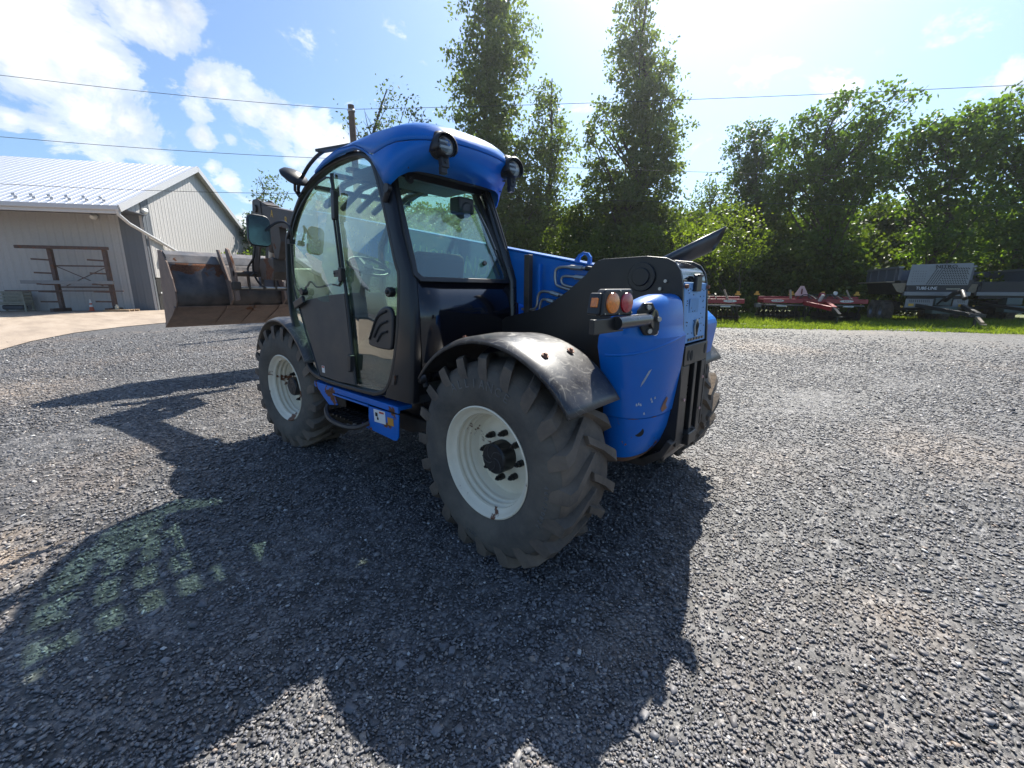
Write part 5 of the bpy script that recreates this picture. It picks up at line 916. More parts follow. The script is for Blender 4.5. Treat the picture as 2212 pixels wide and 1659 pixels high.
# lamps
def pocket(y):
    mb = MB(); mb.lathe([(0, -.06), (.05, -.052), (.085, -.03), (.10, .0), (.085, .03), (.0, .05)], (0, 0, 0), 'X', 32)
    mb.v = [(.685+p[0]*1.05, y+p[1]*.85, 2.495+p[2]*.90) for p in mb.v]; return mb
for y in (.90, .235):
    CP('lamp_pocket', pocket(y), PLASTIC, smooth=60)
    la = empty('work_lamp', (.615-1.7, y-.64, 2.478-.8), 0, cab)
    la.rotation_euler = (0, R(8), R(-8)); la.scale = (.9, .9, .9)
    MB().lathe([(.0, -.012), (.045, -.010), (.061, -.003), (.064, .004)], (0, 0, 0), 'X', 40).build('lamp_lens', glass('lamp_glass', (.9, .9, .88), .12, dcol=(.7, .7, .66)), la, smooth=50)
    MB().lathe([(.066, -.016), (.071, -.010), (.071, .05), (.05, .07), (0, .075)], (0, 0, 0), 'X', 40).lathe([(.063, -.006), (.066, -.016)], (0, 0, 0), 'X', 40).build('lamp_body', PLASTIC, la, smooth=50)
    MB().lathe([(.062, .0), (.048, .03), (.02, .045), (0, .047)], (0, 0, 0), 'X', 40).build('reflector', paint('lamp_reflector', (.85, .82, .76), .30, metal=.5, var=.2, nscale=40), la, smooth=60)
    MB().box((.0, .0, -.008), (.01, .09, .016)).box((.004, 0.012, .03), (.01, .07, .012)).build('lamp_bulb_shield', STEEL, la)
    hd = MB().lathe([(.074, -.018), (.080, -.026), (.087, -.02), (.096, .04), (.094, .10), (.06, .14), (.0, .16)], (0, 0, 0), 'X', 40); 
    keep = [f for f in hd.f if sum(hd.v[i][2] for i in f)/len(f) > -.035]; hd.f = keep
    hd.build('lamp_hood', PLASTIC, la, smooth=50, solid=.006, fix=False)
    MB().box((.045, 0, -.10), (.05, .06, .07)).box((.05, .01, -.15), (.04, .05, .05)).cyl((.02, 0, -.10), (1, 0, 0), .012, .02, 8).build('lamp_bracket', PLASTIC, la, bevel=.008)
CP('work_light_cable', MB().tube([(.93, 1.125, 2.235), (.95, 1.135, 2.2), (.98, 1.13, 2.16)], .02, 8).cyl((.93, 1.135, 2.235), (0, 1, 0), .028, .03, 14), PLASTIC, smooth=50)
for y in (.98,): CP('wiper_bracket', MB().prism([(-.03, .05), (.03, .05), (.025, -.03), (0, -.05), (-.025, -.03)], lambda u, v, t: (.905+t+v*.3, y+u, 2.33+v), -.008, .012).cyl((.89, y, 2.32), (1, 0, 0), .008, .02, 8), PLASTIC)
# wiper
wp = MB().tube([RW(.36, 2.24, -.03), RW(.30, 2.05, -.035), RW(.265, 1.90, -.03)], .010, 6).tube([RW(.33, 2.20, -.02), RW(.285, 2.0, -.02), RW(.235, 1.72, -.02)], .007, 6)
CP('wiper', wp, BLACKP)
CP('wiper_motor', MB().bb(RW(.34, 2.17, .02), RW(.50, 2.29, .09)).cyl(RW(.42, 2.2, .05), (1, 0, 0), .06, .1, 14), PLASTIC, bevel=.015)
# door
dfx = [(1.745, 2.46), (1.71, 2.29), (1.66, 2.03), (1.61, 1.77), (1.54, 1.45), (1.44, .845)]
door = empty('door', (2.1-1.7, 1.14-.64, 1.5-.8), 0, cab)
def DP(name, mb, mt_, **k):
    mb.v = [(p[0]-2.1, p[1]-1.14, p[2]-1.5) for p in mb.v]; return mb.build(name, mt_, door, **k)
DP('door_post', MB().tube([S3(x, z, .008) for x, z in dfx], .013, 6), RUBT, smooth=50)
wo = catmull([(1.765, 2.44), (1.74, 2.2), (1.70, 2.0), (1.645, 1.64), (1.80, 1.62), (2.05, 1.595), (2.14, 1.635), (2.20, 1.64), (2.26, 1.60), (2.42, 1.565), (2.52, 1.68), (2.555, 1.88), (2.54, 2.03), (2.46, 2.18), (2.30, 2.31), (2.05, 2.42)], 3, True)
wi = inset(wo, .014)
if sum(p[1] for p in wi if p[0] < 1.9) == 0: pass
DP('door_window_seal', MB().ring(wo, wi, S3, .0, .012), RUBT)
DP('lower_door_panel', MB().prism([(2.43, 1.47), (2.2, 1.50), (1.9, 1.535), (1.585, 1.555), (1.455, .845), (1.7, .832), (2.045, .842)], S3, .003, .016), paint('charcoal_door_skin', (.040, .039, .040), .48, var=.06, dirt=.25, dcol=(.07, .062, .055)), bevel=.004)
DP('door_edge_strip', MB().tube([S3(x, z, .012) for x, z in ((2.52, 1.62), (2.44, 1.47), (2.30, 1.22), (2.045, .835))], .012, 6), RUBT)
DP('door_handle', MB().bar(S3(2.43, 1.44, .045), S3(2.24, 1.50, .045), .03, .065).bar(S3(2.40, 1.45, .02), S3(2.40, 1.45, .05), .03, .03), PLASTIC, bevel=.008)
DP('lock_knob', MB().cyl(S3(2.25, 1.565, .04), (0, 1, 0), .034, .05, 20), PLASTIC, bevel=.006)
for x, z, h_ in ((1.68, 2.22, .2), (1.49, 1.02, .13), (1.60, 1.70, .10)):
    DP('hinge', MB().box(S3(x-.015, z, .03), (.05, .04, h_), ry=-.12).tube([S3(x+.01, z-h_/2-.01, .03), S3(x-.01, z+h_/2, .03)], .016, 8), PLASTIC, bevel=.006)
DP('hinge_plate', MB().box(S3(1.66, 1.71, .022), (.11, .02, .05), ry=.05).cyl(S3(1.70, 1.71, .034), (0, 1, 0), .008, .01, 8).cyl(S3(1.64, 1.71, .034), (0, 1, 0), .008, .01, 8), PLASTIC, bevel=.005)
DP('inner_grip', MB().box(S3(1.86, 2.27, -.03), (.13, .03, .06), ry=.1), PLASTIC, bevel=.01)
DP('warning_sticker', MB().box(S3(1.975, .905, .0175), (.05, .002, .06)), WHITEP)
DP('sticker_text', MB().box(S3(1.975, .925, .019), (.04, .002, .014)), REDST)
CP('latch_knob', MB().cyl(S3(.93, 1.57, .025), (0, 1, 0), .034, .05, 24).cyl(S3(.93, 1.57, .05), (0, 1, 0), .014, .03, 12), PLASTIC, bevel=.008)
vt = catmull([(.915, 1.20), (.90, 1.36), (.91, 1.44), (.955, 1.472), (1.04, 1.46), (1.115, 1.40), (1.19, 1.27), (1.215, 1.20), (1.17, 1.178), (.97, 1.17)], 3, True)
vg = CP('air_vent', MB().prism(vt, S3, .0, .03), PLASTIC, bevel=.012, seg=3)
for k, (a, b_, c_) in enumerate((((1.19, 1.23), (1.09, 1.39), (.97, 1.44)), ((1.13, 1.25), (1.05, 1.34), (.96, 1.37)), ((1.09, 1.22), (1.03, 1.28), (.96, 1.30)))):
    mb = MB().tube([S3(x, z, .031) for x, z in catmull([a, b_, c_], 5)], .010, 6); mb.v = [(p[0]-1.7, p[1]-.64, p[2]-.8) for p in mb.v]; o_ = mb.build('vent_slot', DARK, vg); o_.location = (0, 0, 0)
CP('door_latch_plate', MB().prism([(.90, 1.0), (.87, 1.0), (.89, .93), (.92, .93)], S3, .012, .03), DARKSTEEL)
P('reflector_knob', MB().lathe([(0, .045), (.025, .04), (.036, .02), (.036, 0)], (0, 0, 0), 'Y', 20), PLASTIC, smooth=50).location = (.70, 1.085, .985)
P('antenna_stub', MB().tube([(.70, 1.085, .985), (.68, 1.08, .93)], .02, 8), PLASTIC)
# interior
seat = empty('driver_seat', (1.25-1.7, .62-.64, .86-.8), 0, cab)
MB().box((.12, 0, .42), (.5, .50, .13)).build('cushion', SEATM, seat, bevel=.05, seg=4)
MB().box((-.16, 0, .72), (.14, .46, .58), ry=-.15).build('backrest', SEATM, seat, bevel=.05, seg=4)
MB().box((0, 0, .18), (.3, .3, .36)).build('seat_base', INT, seat)
MB().box((.10, -.30, .60), (.36, .08, .07)).build('armrest', SEATM, seat, bevel=.02)
stw = empty('steering_wheel', (2.12-1.7, .60-.64, 1.80-.8), 0, cab); stw.rotation_euler = (0, R(-28), 0)
rim_ = MB(); rim_.tube([(.19*math.cos(a), .19*math.sin(a), 0) for a in [2*math.pi*k/36 for k in range(37)]], .014, 8, cap=False).build('wheel_rim', PLASTIC, stw, smooth=60)
sp_ = MB()
for a in (0, 2.1, 4.2): sp_.bar((0, 0, -.02), (.18*math.cos(a), .18*math.sin(a), 0), .03, .012)
sp_.cyl((0, 0, -.02), (0, 0, 1), .05, .05, 16).build('spokes', INT, stw)
MB().tube([(0, 0, 0), (0, 0, -.6)], .04, 10).build('steering_column', INT, stw)
CP('dashboard', MB().box((2.35, .6, 1.42), (.28, .5, .22), ry=.3).box((2.42, .6, 1.15), (.2, .3, .4)), INT, bevel=.04)
CP('side_console', MB().bb((1.1, .16, .86), (1.9, .32, 1.45)), INT, bevel=.04)
CP('joystick', MB().tube([(1.75, .27, 1.45), (1.78, .27, 1.62)], [.012, .024], 8), PLASTIC)
# mirrors and brush guard
CP('mirror_arm', MB().tube(catmull([(2.30, 1.10, 2.37), (2.25, 1.13, 2.43), (2.10, 1.12, 2.54), (1.96, 1.10, 2.61), (1.84, 1.08, 2.645)], 4), .014, 8).bar((1.90, 1.10, 2.645), (1.40, 1.0, 2.625), .06, .018).bar((1.55, 1.03, 2.60), (1.56, 1.03, 2.54), .04, .05), PLASTIC, smooth=40)
rm = MB().lathe([(0, .020), (.06, .016), (.098, .010), (.104, 0), (.09, -.022), (.05, -.042), (.0, -.05)], (0, 0, 0), 'X', 32)
rmo = CP('round_mirror', rm, PLASTIC, smooth=50); rmo.location = (2.22-.0, 1.17, 2.495); 
rmo.data.transform(Matrix.Translation((1.7, .64, .8))); rmo.location = (2.22-1.7, 1.17-.64, 2.495-.8); rmo.rotation_euler = (0, R(48), R(12)); rmo.scale = (1, 1.15, 1)
MB().lathe([(0, .040), (.06, .034), (.09, .014)], (0, 0, 0), 'X', 32).build('mirror_glass', CHROME, rmo, smooth=60)
CP('mirror_bracket', MB().tube([(2.24, 1.16, 2.46), (2.30, 1.14, 2.41), (2.28, 1.12, 2.36), (2.24, 1.11, 2.38)], .012, 6), PLASTIC)
# rectangular mirror on its own arm
def rrect(w, h, r, n=5):
    out = []
    for cx, cy, a0 in ((w/2-r, h/2-r, 0), (-w/2+r, h/2-r, 90), (-w/2+r, -h/2+r, 180), (w/2-r, -h/2+r, 270)):
        for i in range(n+1): a = R(a0+90*i/n); out.append((cx+r*math.cos(a), cy+r*math.sin(a)))
    return out
mo = MB().prism(rrect(.19, .27, .055), lambda u, v, t: (t, u, v), 0, .035).build('side_mirror', PLASTIC, cab, bevel=.01, seg=3)
mo.location = (2.60-1.7, 1.35-.64, 2.085-.8); mo.rotation_euler = (R(3), 0, R(4))
MB().prism(rrect(.178, .245, .045), lambda u, v, t: (t, u, v), -.003, .0).build('mirror_glass', CHROME, mo)
CP('side_mirror_arm', MB().tube(catmull([(2.60, 1.30, 2.09), (2.58, 1.22, 2.16), (2.50, 1.17, 2.165), (2.42, 1.16, 2.10), (2.44, 1.15, 2.0)], 5), .011, 8).box((2.46, 1.15, 2.0), (.05, .05, .04)), PLASTIC, smooth=40)
P('side_mirror_far', MB().prism(rrect(.20, .27, .055), lambda u, v, t: (2.7+t, -1.1+u, 1.95+v), 0, .035), PLASTIC, bevel=.01)
# hoses on the right rear pillar
hz = MB()
for y0, r_ in ((.13, .014), (.10, .012)): hz.tube(catmull([(.92, y0+.09, 2.36), (.86, y0+.05, 2.15), (.78, y0+.02, 1.9), (.70, y0, 1.68), (.69, y0, 1.4), (.70, y0, 1.28)], 4), r_, 7)
P('hose', hz, RUBT, smooth=60)
# ---- step
step = empty('cab_step', (1.5, 1.15, .6), 0, TH)
def SP(name, mb, mt_, **k):
    mb.v = [(p[0]-1.5, p[1]-1.15, p[2]-.6) for p in mb.v]; return mb.build(name, mt_, step, **k)
fy = lambda u, v, t: (u, 1.17+t, v)
SP('top_rail', MB().bb((.88, 1.06, .735), (2.22, 1.175, .765)).bb((.88, 1.165, .715), (2.2, 1.185, .765)), BLUE_WORN, bevel=.006)
SP('side_panel', MB().prism([(.88, .705), (.90, .53), (.925, .50), (.96, .493), (1.10, .50), (1.50, .515), (1.30, .56), (1.285, .70)], fy, 0, .012), BLUE_WORN, bevel=.004)
SP('side_panel', MB().prism([(1.84, .715), (2.17, .72), (2.08, .66), (1.95, .585), (1.80, .61)], fy, 0, .012), BLUE_WORN, bevel=.004)
SP('middle_rail', MB().bb((1.29, 1.165, .690), (1.86, 1.185, .706)), BLUE, bevel=.003)
trd = MB()
for i in range(9): trd.bar((1.36+i*.07, 1.02, .535), (1.42+i*.065, 1.22, .535), .012, .02)
trd.bar((1.32, 1.06, .535), (1.98, 1.06, .535), .012, .02).bar((1.32, 1.14, .535), (1.98, 1.14, .535), .012, .02)
SP('tread', trd, BLACKP)
SP('tread_rim', MB().tube(catmull([(1.30, 1.18, .555), (1.34, 1.26, .53), (1.50, 1.29, .515), (1.75, 1.28, .52), (1.93, 1.22, .55), (1.98, 1.18, .58)], 4), .02, 6), DARKSTEEL, smooth=40)
SP('step_back', MB().bb((1.28, .98, .5), (2.0, 1.0, .78)), BLACKP)
SP('warning_decal', MB().box((1.13, 1.184, .645), (.155, .002, .10), ry=.04), WHITEP)
SP('decal_figure', MB().box((1.17, 1.186, .655), (.03, .002, .03)).box((1.155, 1.186, .625), (.02, .002, .02)), DARK)
SP('decal_heading', MB().box((1.10, 1.186, .68), (.06, .002, .014), ry=.04), REDST)
SP('yellow_decal', MB().box((.985, 1.184, .635), (.075, .002, .06), ry=.04), ORG)
# ---- boom
bs = math.tan(R(11)); ba = Vector((math.cos(R(11)), 0, math.sin(R(11)))); bu = Vector((-ba.z, 0, ba.x)); B0 = Vector((-.05, 0, 1.752))
def bp3(s, y, d): p = B0+ba*s-bu*d; return (p.x, y, p.z)      # s along the top edge, d below it
boom = empty('boom', (-.05, 0, 1.75), 0, TH)
def BP(name, mb, mt_, **k):
    mb.v = [(p[0]+.05, p[1], p[2]-1.75) for p in mb.v]; return mb.build(name, mt_, boom, **k)
mb = MB()
mb.prism([(-.42, .06), (-.42, .35), (-.2, .42), (4.3, .33), (4.3, 0), (-.2, 0)], lambda u, v, t: bp3(u, t, v), -.14, .12)
BP('outer_boom', mb, BLUE, bevel=.008)
BP('boom_top_strip', MB().prism([(-.35, -.002), (4.3, -.002), (4.3, -.014), (-.35, -.014)], lambda u, v, t: bp3(u, t, v), -.13, .128), BLUE, bevel=.003)
mb = MB(); mb.prism([(4.2, .05), (4.2, .31), (6.28, .31), (6.28, .05)], lambda u, v, t: bp3(u, t, v), -.11, .09)
mb.prism([(5.95, .03), (5.95, .05), (6.28, .05), (6.28, .02), (6.2, .0)], lambda u, v, t: bp3(u, t, v), -.11, .09)
BP('inner_boom', mb, DARKSTEEL, bevel=.008)
BP('boom_end_collar', MB().prism([(4.18, -.01), (4.18, .36), (4.32, .36), (4.32, -.01)], lambda u, v, t: bp3(u, t, v), -.15, .13), DARKSTEEL, bevel=.008)
Mb = Matrix.Translation((.05, 0, -1.75))
def btext(s, size, sx_, s0, d, mt_, y=.1215):
    p = Vector(bp3(s0, y, d)); M = frame(p, tuple(-ba), tuple(bu)); M = Mb @ M
    return text(s, size, mt_, boom, M, depth=.0015, sx=sx_)
btext('NEW HOLLAND', .225, .95, 1.80, .205, LETW)
btext('A', .15, .9, 5.75, .15, YELP, .0915); btext('B', .15, .9, 5.25, .20, YELP, .0915)
BP('lifting_eye', MB().ring([(.20, -.0), (.165, -.06), (.13, -.085), (.09, -.085), (.06, -.06), (.045, 0)], [(.155, -.01), (.150, -.045), (.13, -.065), (.10, -.065), (.08, -.045), (.08, -.01)], lambda u, v, t: bp3(u, t, v), .085, .11), BLUE, bevel=.003)
pp = MB()
pp.tube(catmull([(-.1, .16, 1.735), (.05, .16, 1.745), (.20, .16, 1.755), (.255, .16, 1.74), (.265, .16, 1.70), (.26, .16, 1.655), (.235, .16, 1.62), (.10, .16, 1.585)], 4), .011, 8)
pp.tube(catmull([(-.1, .16, 1.665), (.06, .16, 1.68), (.17, .16, 1.69), (.205, .16, 1.675), (.20, .16, 1.64), (.16, .16, 1.62), (.04, .16, 1.60)], 4), .010, 8)
pp.tube(catmull([(.15, .19, 1.545), (.30, .19, 1.575), (.37, .19, 1.575), (.40, .19, 1.54), (.41, .19, 1.47), (.45, .19, 1.44), (.56, .19, 1.44)], 4), .011, 8)
pp.tube(catmull([(.22, .19, 1.495), (.33, .19, 1.52), (.37, .19, 1.50), (.385, .19, 1.43)], 4), .010, 8)
P('hydraulic_pipes', pp, STEEL, smooth=60)
fit = MB()
for a, b_ in (((.03, .16, 1.743), (.13, .16, 1.752)), ((.0, .16, 1.673), (.09, .16, 1.683)), ((.2, .19, 1.553), (.28, .19, 1.572)), ((.25, .19, 1.502), (.31, .19, 1.515))):
    fit.tube([a, b_], .018, 6)
P('pipe_fittings', fit, STEEL)
hh = MB().tube([(-.0, .16, 1.742), (-.2, .16, 1.71)], .017, 10).tube([(0, .16, 1.673), (-.2, .16, 1.64)], .016, 10)
P('hydraulic_hose', hh, RUBT, smooth=60)
P('guide_post', MB().bar((.50, .19, 1.25), (.50, .19, 1.855), .05, .05), DARKSTEEL, bevel=.004)
P('guide_post_side', MB().bar((.40, .17, 1.50), (.40, .17, 1.785), .03, .02), BLUE, bevel=.003)
# boom head
hd = empty('boom_head', (6.15, 0, 2.4), 0, TH)
def HP(name, mb, mt_, **k):
    mb.v = [(p[0]-6.15, p[1], p[2]-2.4) for p in mb.v]; return mb.build(name, mt_, hd, **k)
for y in (-.10, .09):
    HP('head_plate', MB().prism([(6.0, 2.62), (6.02, 2.94), (6.10, 2.98), (6.30, 2.99), (6.34, 2.94), (6.42, 2.66), (6.50, 2.3), (6.68, 1.95), (6.62, 1.78), (6.45, 1.78), (6.28, 2.2)], lambda u, v, t: (u, y+t, v), -.012, .012), DARKSTEEL, bevel=.004)
HP('head_pin', MB().cyl((6.20, .115, 2.84), (0, 1, 0), .06, .03, 24), DARKSTEEL, bevel=.005)
HP('tilt_link', MB().prism([(5.95, 2.60), (5.52, 2.55), (5.50, 2.30), (5.66, 2.05), (5.80, 2.0), (5.86, 2.3), (6.1, 2.35)], lambda u, v, t: (u, t, v), -.06, .05), DARKSTEEL, bevel=.01)
HP('tilt_cylinder', MB().tube([(5.9, 0, 2.35), (6.12, 0, 1.85)], .06, 14), DARKSTEEL, smooth=50)
HP('cylinder_rod', MB().tube([(5.98, .0, 2.17), (6.06, 0, 1.98)], .068, 14), STEEL, smooth=50)
HP('knuckle', MB().prism([(5.72, 2.06), (6.28, 2.08), (6.36, 1.95), (6.32, 1.74), (5.82, 1.72), (5.74, 1.85)], lambda u, v, t: (u, t, v), -.09, .11), DARKSTEEL, bevel=.02)
hs_ = MB()
for pts in ([(6.30, .12, 2.62), (6.44, .14, 2.58), (6.50, .15, 2.42), (6.42, .14, 2.30)], [(6.38, .12, 2.3), (6.45, .14, 2.1), (6.60, .2, 1.93), (6.5, .22, 1.80), (6.42, .16, 1.85)], [(6.45, .13, 2.2), (6.55, .14, 1.9), (6.45, .12, 1.7), (6.2, .1, 1.6)]):
    hs_.tube(catmull(pts, 5), .016, 7)
HP('hose', hs_, RUBT, smooth=60)
# carriage
car = empty('tool_carriage', (6.6, 0, 1.7), 0, TH)
def KP(name, mb, mt_, **k):
    mb.v = [(p[0]-6.6, p[1], p[2]-1.7) for p in mb.v]; return mb.build(name, mt_, car, **k)
KP('carriage_tube', MB().tube([(6.55, -.42, 1.83), (6.55, .44, 1.83)], .045, 14), DARKSTEEL, smooth=50)
KP('carriage_tube', MB().bar((6.62, -.42, 1.58), (6.62, .44, 1.58), .06, .05), DARKSTEEL)
KP('locking_pin', MB().tube([(6.58, -.45, 1.60), (6.58, .42, 1.60)], .02, 10), STEEL, smooth=50)
for y in (-.44, .42):
    KP('hook_plate', MB().prism([(6.72, 2.22), (6.80, 2.25), (6.86, 2.20), (6.72, 1.9), (6.66, 1.55), (6.62, 1.38), (6.50, 1.40), (6.52, 1.62), (6.50, 1.85), (6.60, 2.05)], lambda u, v, t: (u, y+t, v), -.02, .02), BUCKR, bevel=.005)
    KP('hook_block', MB().box((6.56, y, 1.63), (.12, .12, .14)), DARKSTEEL, bevel=.02)
for y in (-.2, .0, .22): KP('rib', MB().bar((6.58, y, 1.58), (6.58, y, 1.84), .03, .06), DARKSTEEL)
# ---- bucket
bk = empty('bucket', (7.2, 0, 1.5), 0, TH)
def UP(name, mb, mt_, **k):
    mb.v = [(p[0]-7.2, p[1], p[2]-1.5) for p in mb.v]; return mb.build(name, mt_, bk, **k)
prof = [(7.70, 2.205), (7.50, 2.19), (7.22, 1.985), (7.05, 1.72), (6.965, 1.535), (6.99, 1.36), (7.10, 1.26), (7.30, 1.175), (7.92, .95)]
pc = catmull([prof[2], prof[3], prof[4], prof[5], prof[6], prof[7], prof[8]], 5)
bw = 1.16
UP('bucket_shell', MB().grid([[(x, y, z) for y in (-bw, -.6, 0, .6, bw)] for x, z in pc]), BUCKM, smooth=40, solid=.02)
UP('bucket_floor', MB().grid([[(x-.012, y, z-.006) for y in (-bw, 0, bw)] for x, z in [(7.02, 1.30), (7.10, 1.25), (7.30, 1.165), (7.92, .94)]]), BUCKR, solid=.01)
UP('top_lip', MB().grid([[(x, y, z) for y in (-bw, -.4, .5, bw)] for x, z in [(7.70, 2.205), (7.46, 2.19), (7.30, 2.12), (7.235, 2.0), (7.24, 1.93)]]), paint('grey_worn_lip', (.16, .155, .15), .4, metal=.5, var=.3, dirt=.4, dcol=(.20, .14, .11), rust=.25), solid=.015)
side = [(7.72, 2.215), (7.83, 1.75), (7.99, 1.05), (8.02, .935), (7.92, .925), (7.30, 1.155), (7.08, 1.25), (6.97, 1.36), (6.945, 1.535), (7.03, 1.73), (7.21, 2.0), (7.46, 2.195)]
for y in (-bw-.02, bw+.0):
    UP('end_plate', MB().prism(side, lambda u, v, t: (u, y+t, v), 0, .02), BUCKR, bevel=.003)
UP('cutting_edge', MB().prism([(7.85, .965), (8.10, .89), (8.10, .915), (7.85, 1.0)], lambda u, v, t: (u, t, v), -bw-.02, bw+.02), BUCKR, bevel=.003)
UP('corner_wear_plate', MB().prism([(7.05, 1.27), (7.12, 1.30), (7.98, .98), (7.95, .92), (7.3, 1.15)], lambda u, v, t: (u, t, v), bw-.10, bw+.035), BUCKR, bevel=.004)
for y in (.42, -.44, -.02):
    UP('wear_strip', MB().prism([(7.0, 1.30), (7.10, 1.235), (7.30, 1.15), (7.92, .925), (7.92, .915), (7.29, 1.135), (7.07, 1.22), (6.96, 1.30)], lambda u, v, t: (u, t, v), y-.06, y+.06), BUCKR, bevel=.003)
for y in (.42, -.44):
    UP('bucket_bracket', MB().prism([(7.25, 2.06), (7.34, 2.25), (7.22, 2.24), (6.86, 1.72), (6.80, 1.40), (6.96, 1.30), (6.98, 1.54), (7.05, 1.75)], lambda u, v, t: (u, y+t, v), -.015, .015), BUCKR, bevel=.003)

# ------------------------------------------------------------------ farm machines along the verge
FW = Vector((.659983, -.751281, 0)); RT = Vector((-.751281, -.659983, 0)); C0 = Vector((CAMP.x, CAMP.y, 0))
def at(s, D, z=0.): p = C0+FW*D+RT*s; return Vector((p.x, p.y, z))
def AZ2(d): v = RT*math.cos(R(d))-FW*math.sin(R(d)); return math.atan2(v.y, v.x)
AZ = math.atan2(RT.y, RT.x)                        # local +x runs along RT, local +y along -FW... (towards the yard)
RED = paint('harrow_red_paint', (.26, .008, .018), .4, coat=.3, var=.1, dirt=.2, dcol=(.12, .03, .03)); BLKM = paint('machine_black', (.02, .02, .021), .5, var=.2)
TANM = paint('dusty_tan_steel', (.30, .24, .17), .6); YELM = paint('yellow_reflector', (.6, .33, .04), .5); OVAL = paint('decal_oval_white', (.6, .6, .58), .5)
def Mloc(x, y, z): # text facing the yard; local: x right in picture
    return frame((x, y, z), (1, 0, 0), (0, 0, 1))
def harrow(s0, D, w, label, number, extra):
    h = tag(empty('disc_harrow', at(s0, D), AZ2(15)), label, 'disc harrow', 'red disc harrows on the verge')
    # local: x right, y: +y = towards FW? frame is rotated so that +y = Rz90(RT)
    q = 1 if (Matrix.Rotation(AZ, 3, 'Z') @ Vector((0, 1, 0))).dot(FW) > 0 else -1     # +y*q points away from the yard
    def L(x, d, z): return (x, d*q, z)
    fr_ = MB().bb(L(-w/2, -.08, .98), L(w/2, .08, 1.20)).bb(L(-w/2, .9, 1.14), L(w/2, 1.05, 1.32))
    for x in (-w/2+.05, -.35, .35, w/2-.05): fr_.bb(L(x-.06, -.079, 1.0), L(x+.06, 1.0, 1.17))
    fr_.build('frame', RED, h, bevel=.01)
    MB().bar(L(-.45, -.1, 1.0), L(.1, -1.9, .78), .16, .2).bar(L(.55, -.1, 1.0), L(.2, -1.9, .78), .16, .2).build('drawbar', RED, h, bevel=.01)
    MB().bar(L(.15, -1.85, .8), L(.25, -2.3, .5), .14, .16).cyl(L(.26, -2.4, .42), (0, 0, 1), .1, .06, 16).build('hitch', BLKM, h)
    MB().bar(L(.35, -1.9, .8), L(.38, -1.9, .03), .07).bb(L(.25, -2.0, .0), L(.5, -1.8, .03)).build('jack_stand', BLKM, h)
    for sx_, d0 in ((-1, .35), (1, .35)):
        for k in range(int(w/2/.24)):
            x = sx_*(.22+k*.24); 
            for dd, tl_ in ((.3, .3), (1.35, -.3)):
                mb = MB().lathe([(0, .05), (.12, .03), (.25, .0), (.26, -.004), (.12, .024), (0, .044)], (0, 0, 0), 'X', 18)
                o_ = mb.build('disc', paint('disc_steel', (.09, .075, .06), .45, metal=.6, rust=.4) if 'dsk' not in bpy.data.materials else bpy.data.materials['dsk'], h, smooth=50)
                if 'dsk' not in bpy.data.materials: o_.data.materials[0].name = 'dsk'
                o_.location = L(x, dd, .30); o_.rotation_euler = (0, 0, tl_*sx_)
    gb = MB()
    for sx_ in (-1, 1):
        for dd in (.3, 1.35): gb.tube([L(sx_*.15, dd, .30), L(sx_*(w/2-.05), dd, .30)], .04, 8)
        for dd in (.12, .5, 1.2):
            gb.bb(L(sx_*.2, dd-.04, .82), L(sx_*(w/2-.08), dd+.04, .90))
        for k in range(5):
            x = sx_*(.3+k*(w/2-.5)/4); gb.bar(L(x, .15, .85), L(x, .3, .34), .05, .07).bar(L(x, 1.2, .85), L(x, 1.35, .34), .05, .07)
    gb.build('disc_gang', BLKM, h)
    rl_ = MB()
    for x in (-w/2-.15,): rl_.bb(L(x-.1, .2, .75), L(x+.15, .6, .95))
    for sx_ in (-1, 1): rl_.bb(L(sx_*.5, -.14, .86), L(sx_*(w/2-.15), -.10, .90))
    rl_.build('scraper_bar', paint('harrow_grey_bar', (.12, .12, .12), .5), h)
    for sx_ in (-1, 1):
        MB().cyl(L(sx_*w*.32, -.13, .83), (1, 0, 0), .04, .45, 12).build('gas_spring', paint('cylinder_white', (.5, .5, .48), .4), h)
    for x0, x1 in ((-w*.24, -w*.23), (w*.30, w*.34)):
        MB().bar(L(x1, 0, 1.2), L(x0, .1, 1.66), .09, .07).build('fold_lug', TANM, h)
    for x, dd in ((-w/2-.1, .9), (-.6, 1.4), (.9, 1.4), (w/2-.1, .9)):
        MB().box(L(x, dd, 1.42), (.28, .03, .08)).box(L(x, dd, 1.52), (.14, .05, .12)).build('warning_light', YELM if rnd.random() < 2 else None, h)
    cm_ = MB()
    for k in range(9): 
        a = (rnd.uniform(-.7, .9), rnd.uniform(0, .8), 1.22); cm_.tube(catmull([L(*a), L(a[0]+.2, a[1], 1.42), L(a[0]+.45, a[1]-.3, 1.36), L(a[0]+.5, a[1]-.8, 1.2)], 3), .022, 5)
    cm_.build('hydraulic_hoses', BLKM, h)
    for i, s_ in enumerate(extra):
        x, z, sz, ww = s_[1:]
        e_ = MB().prism([(px_*ww/2, pz_*.065) for px_, pz_ in rrect(2, 2, .95, 6)], lambda u, v, t: L(x+u, -.083+t, z+v), -.004, .004); e_.build('decal', OVAL, h)
        me_y = L(0, -.09, 0)[1]
        text(s_[0], sz, RED if i != 2 else BLKM, h, Mloc(x, me_y, z) if q > 0 else Mloc(x, me_y, z) @ Matrix.Rotation(0, 4, 'Y'), depth=.003)
    return h, L
hA, LA = harrow(15.75, 22, 4.7, 'wide red disc harrow with a pale triangular sign standing on the verge', '4212', [('COBRA', -1.70, 1.10, .12, .60), ('4212', 1.42, 1.10, .13, .60), ('NITRO', -.25, .94, .01, .1)][:2])
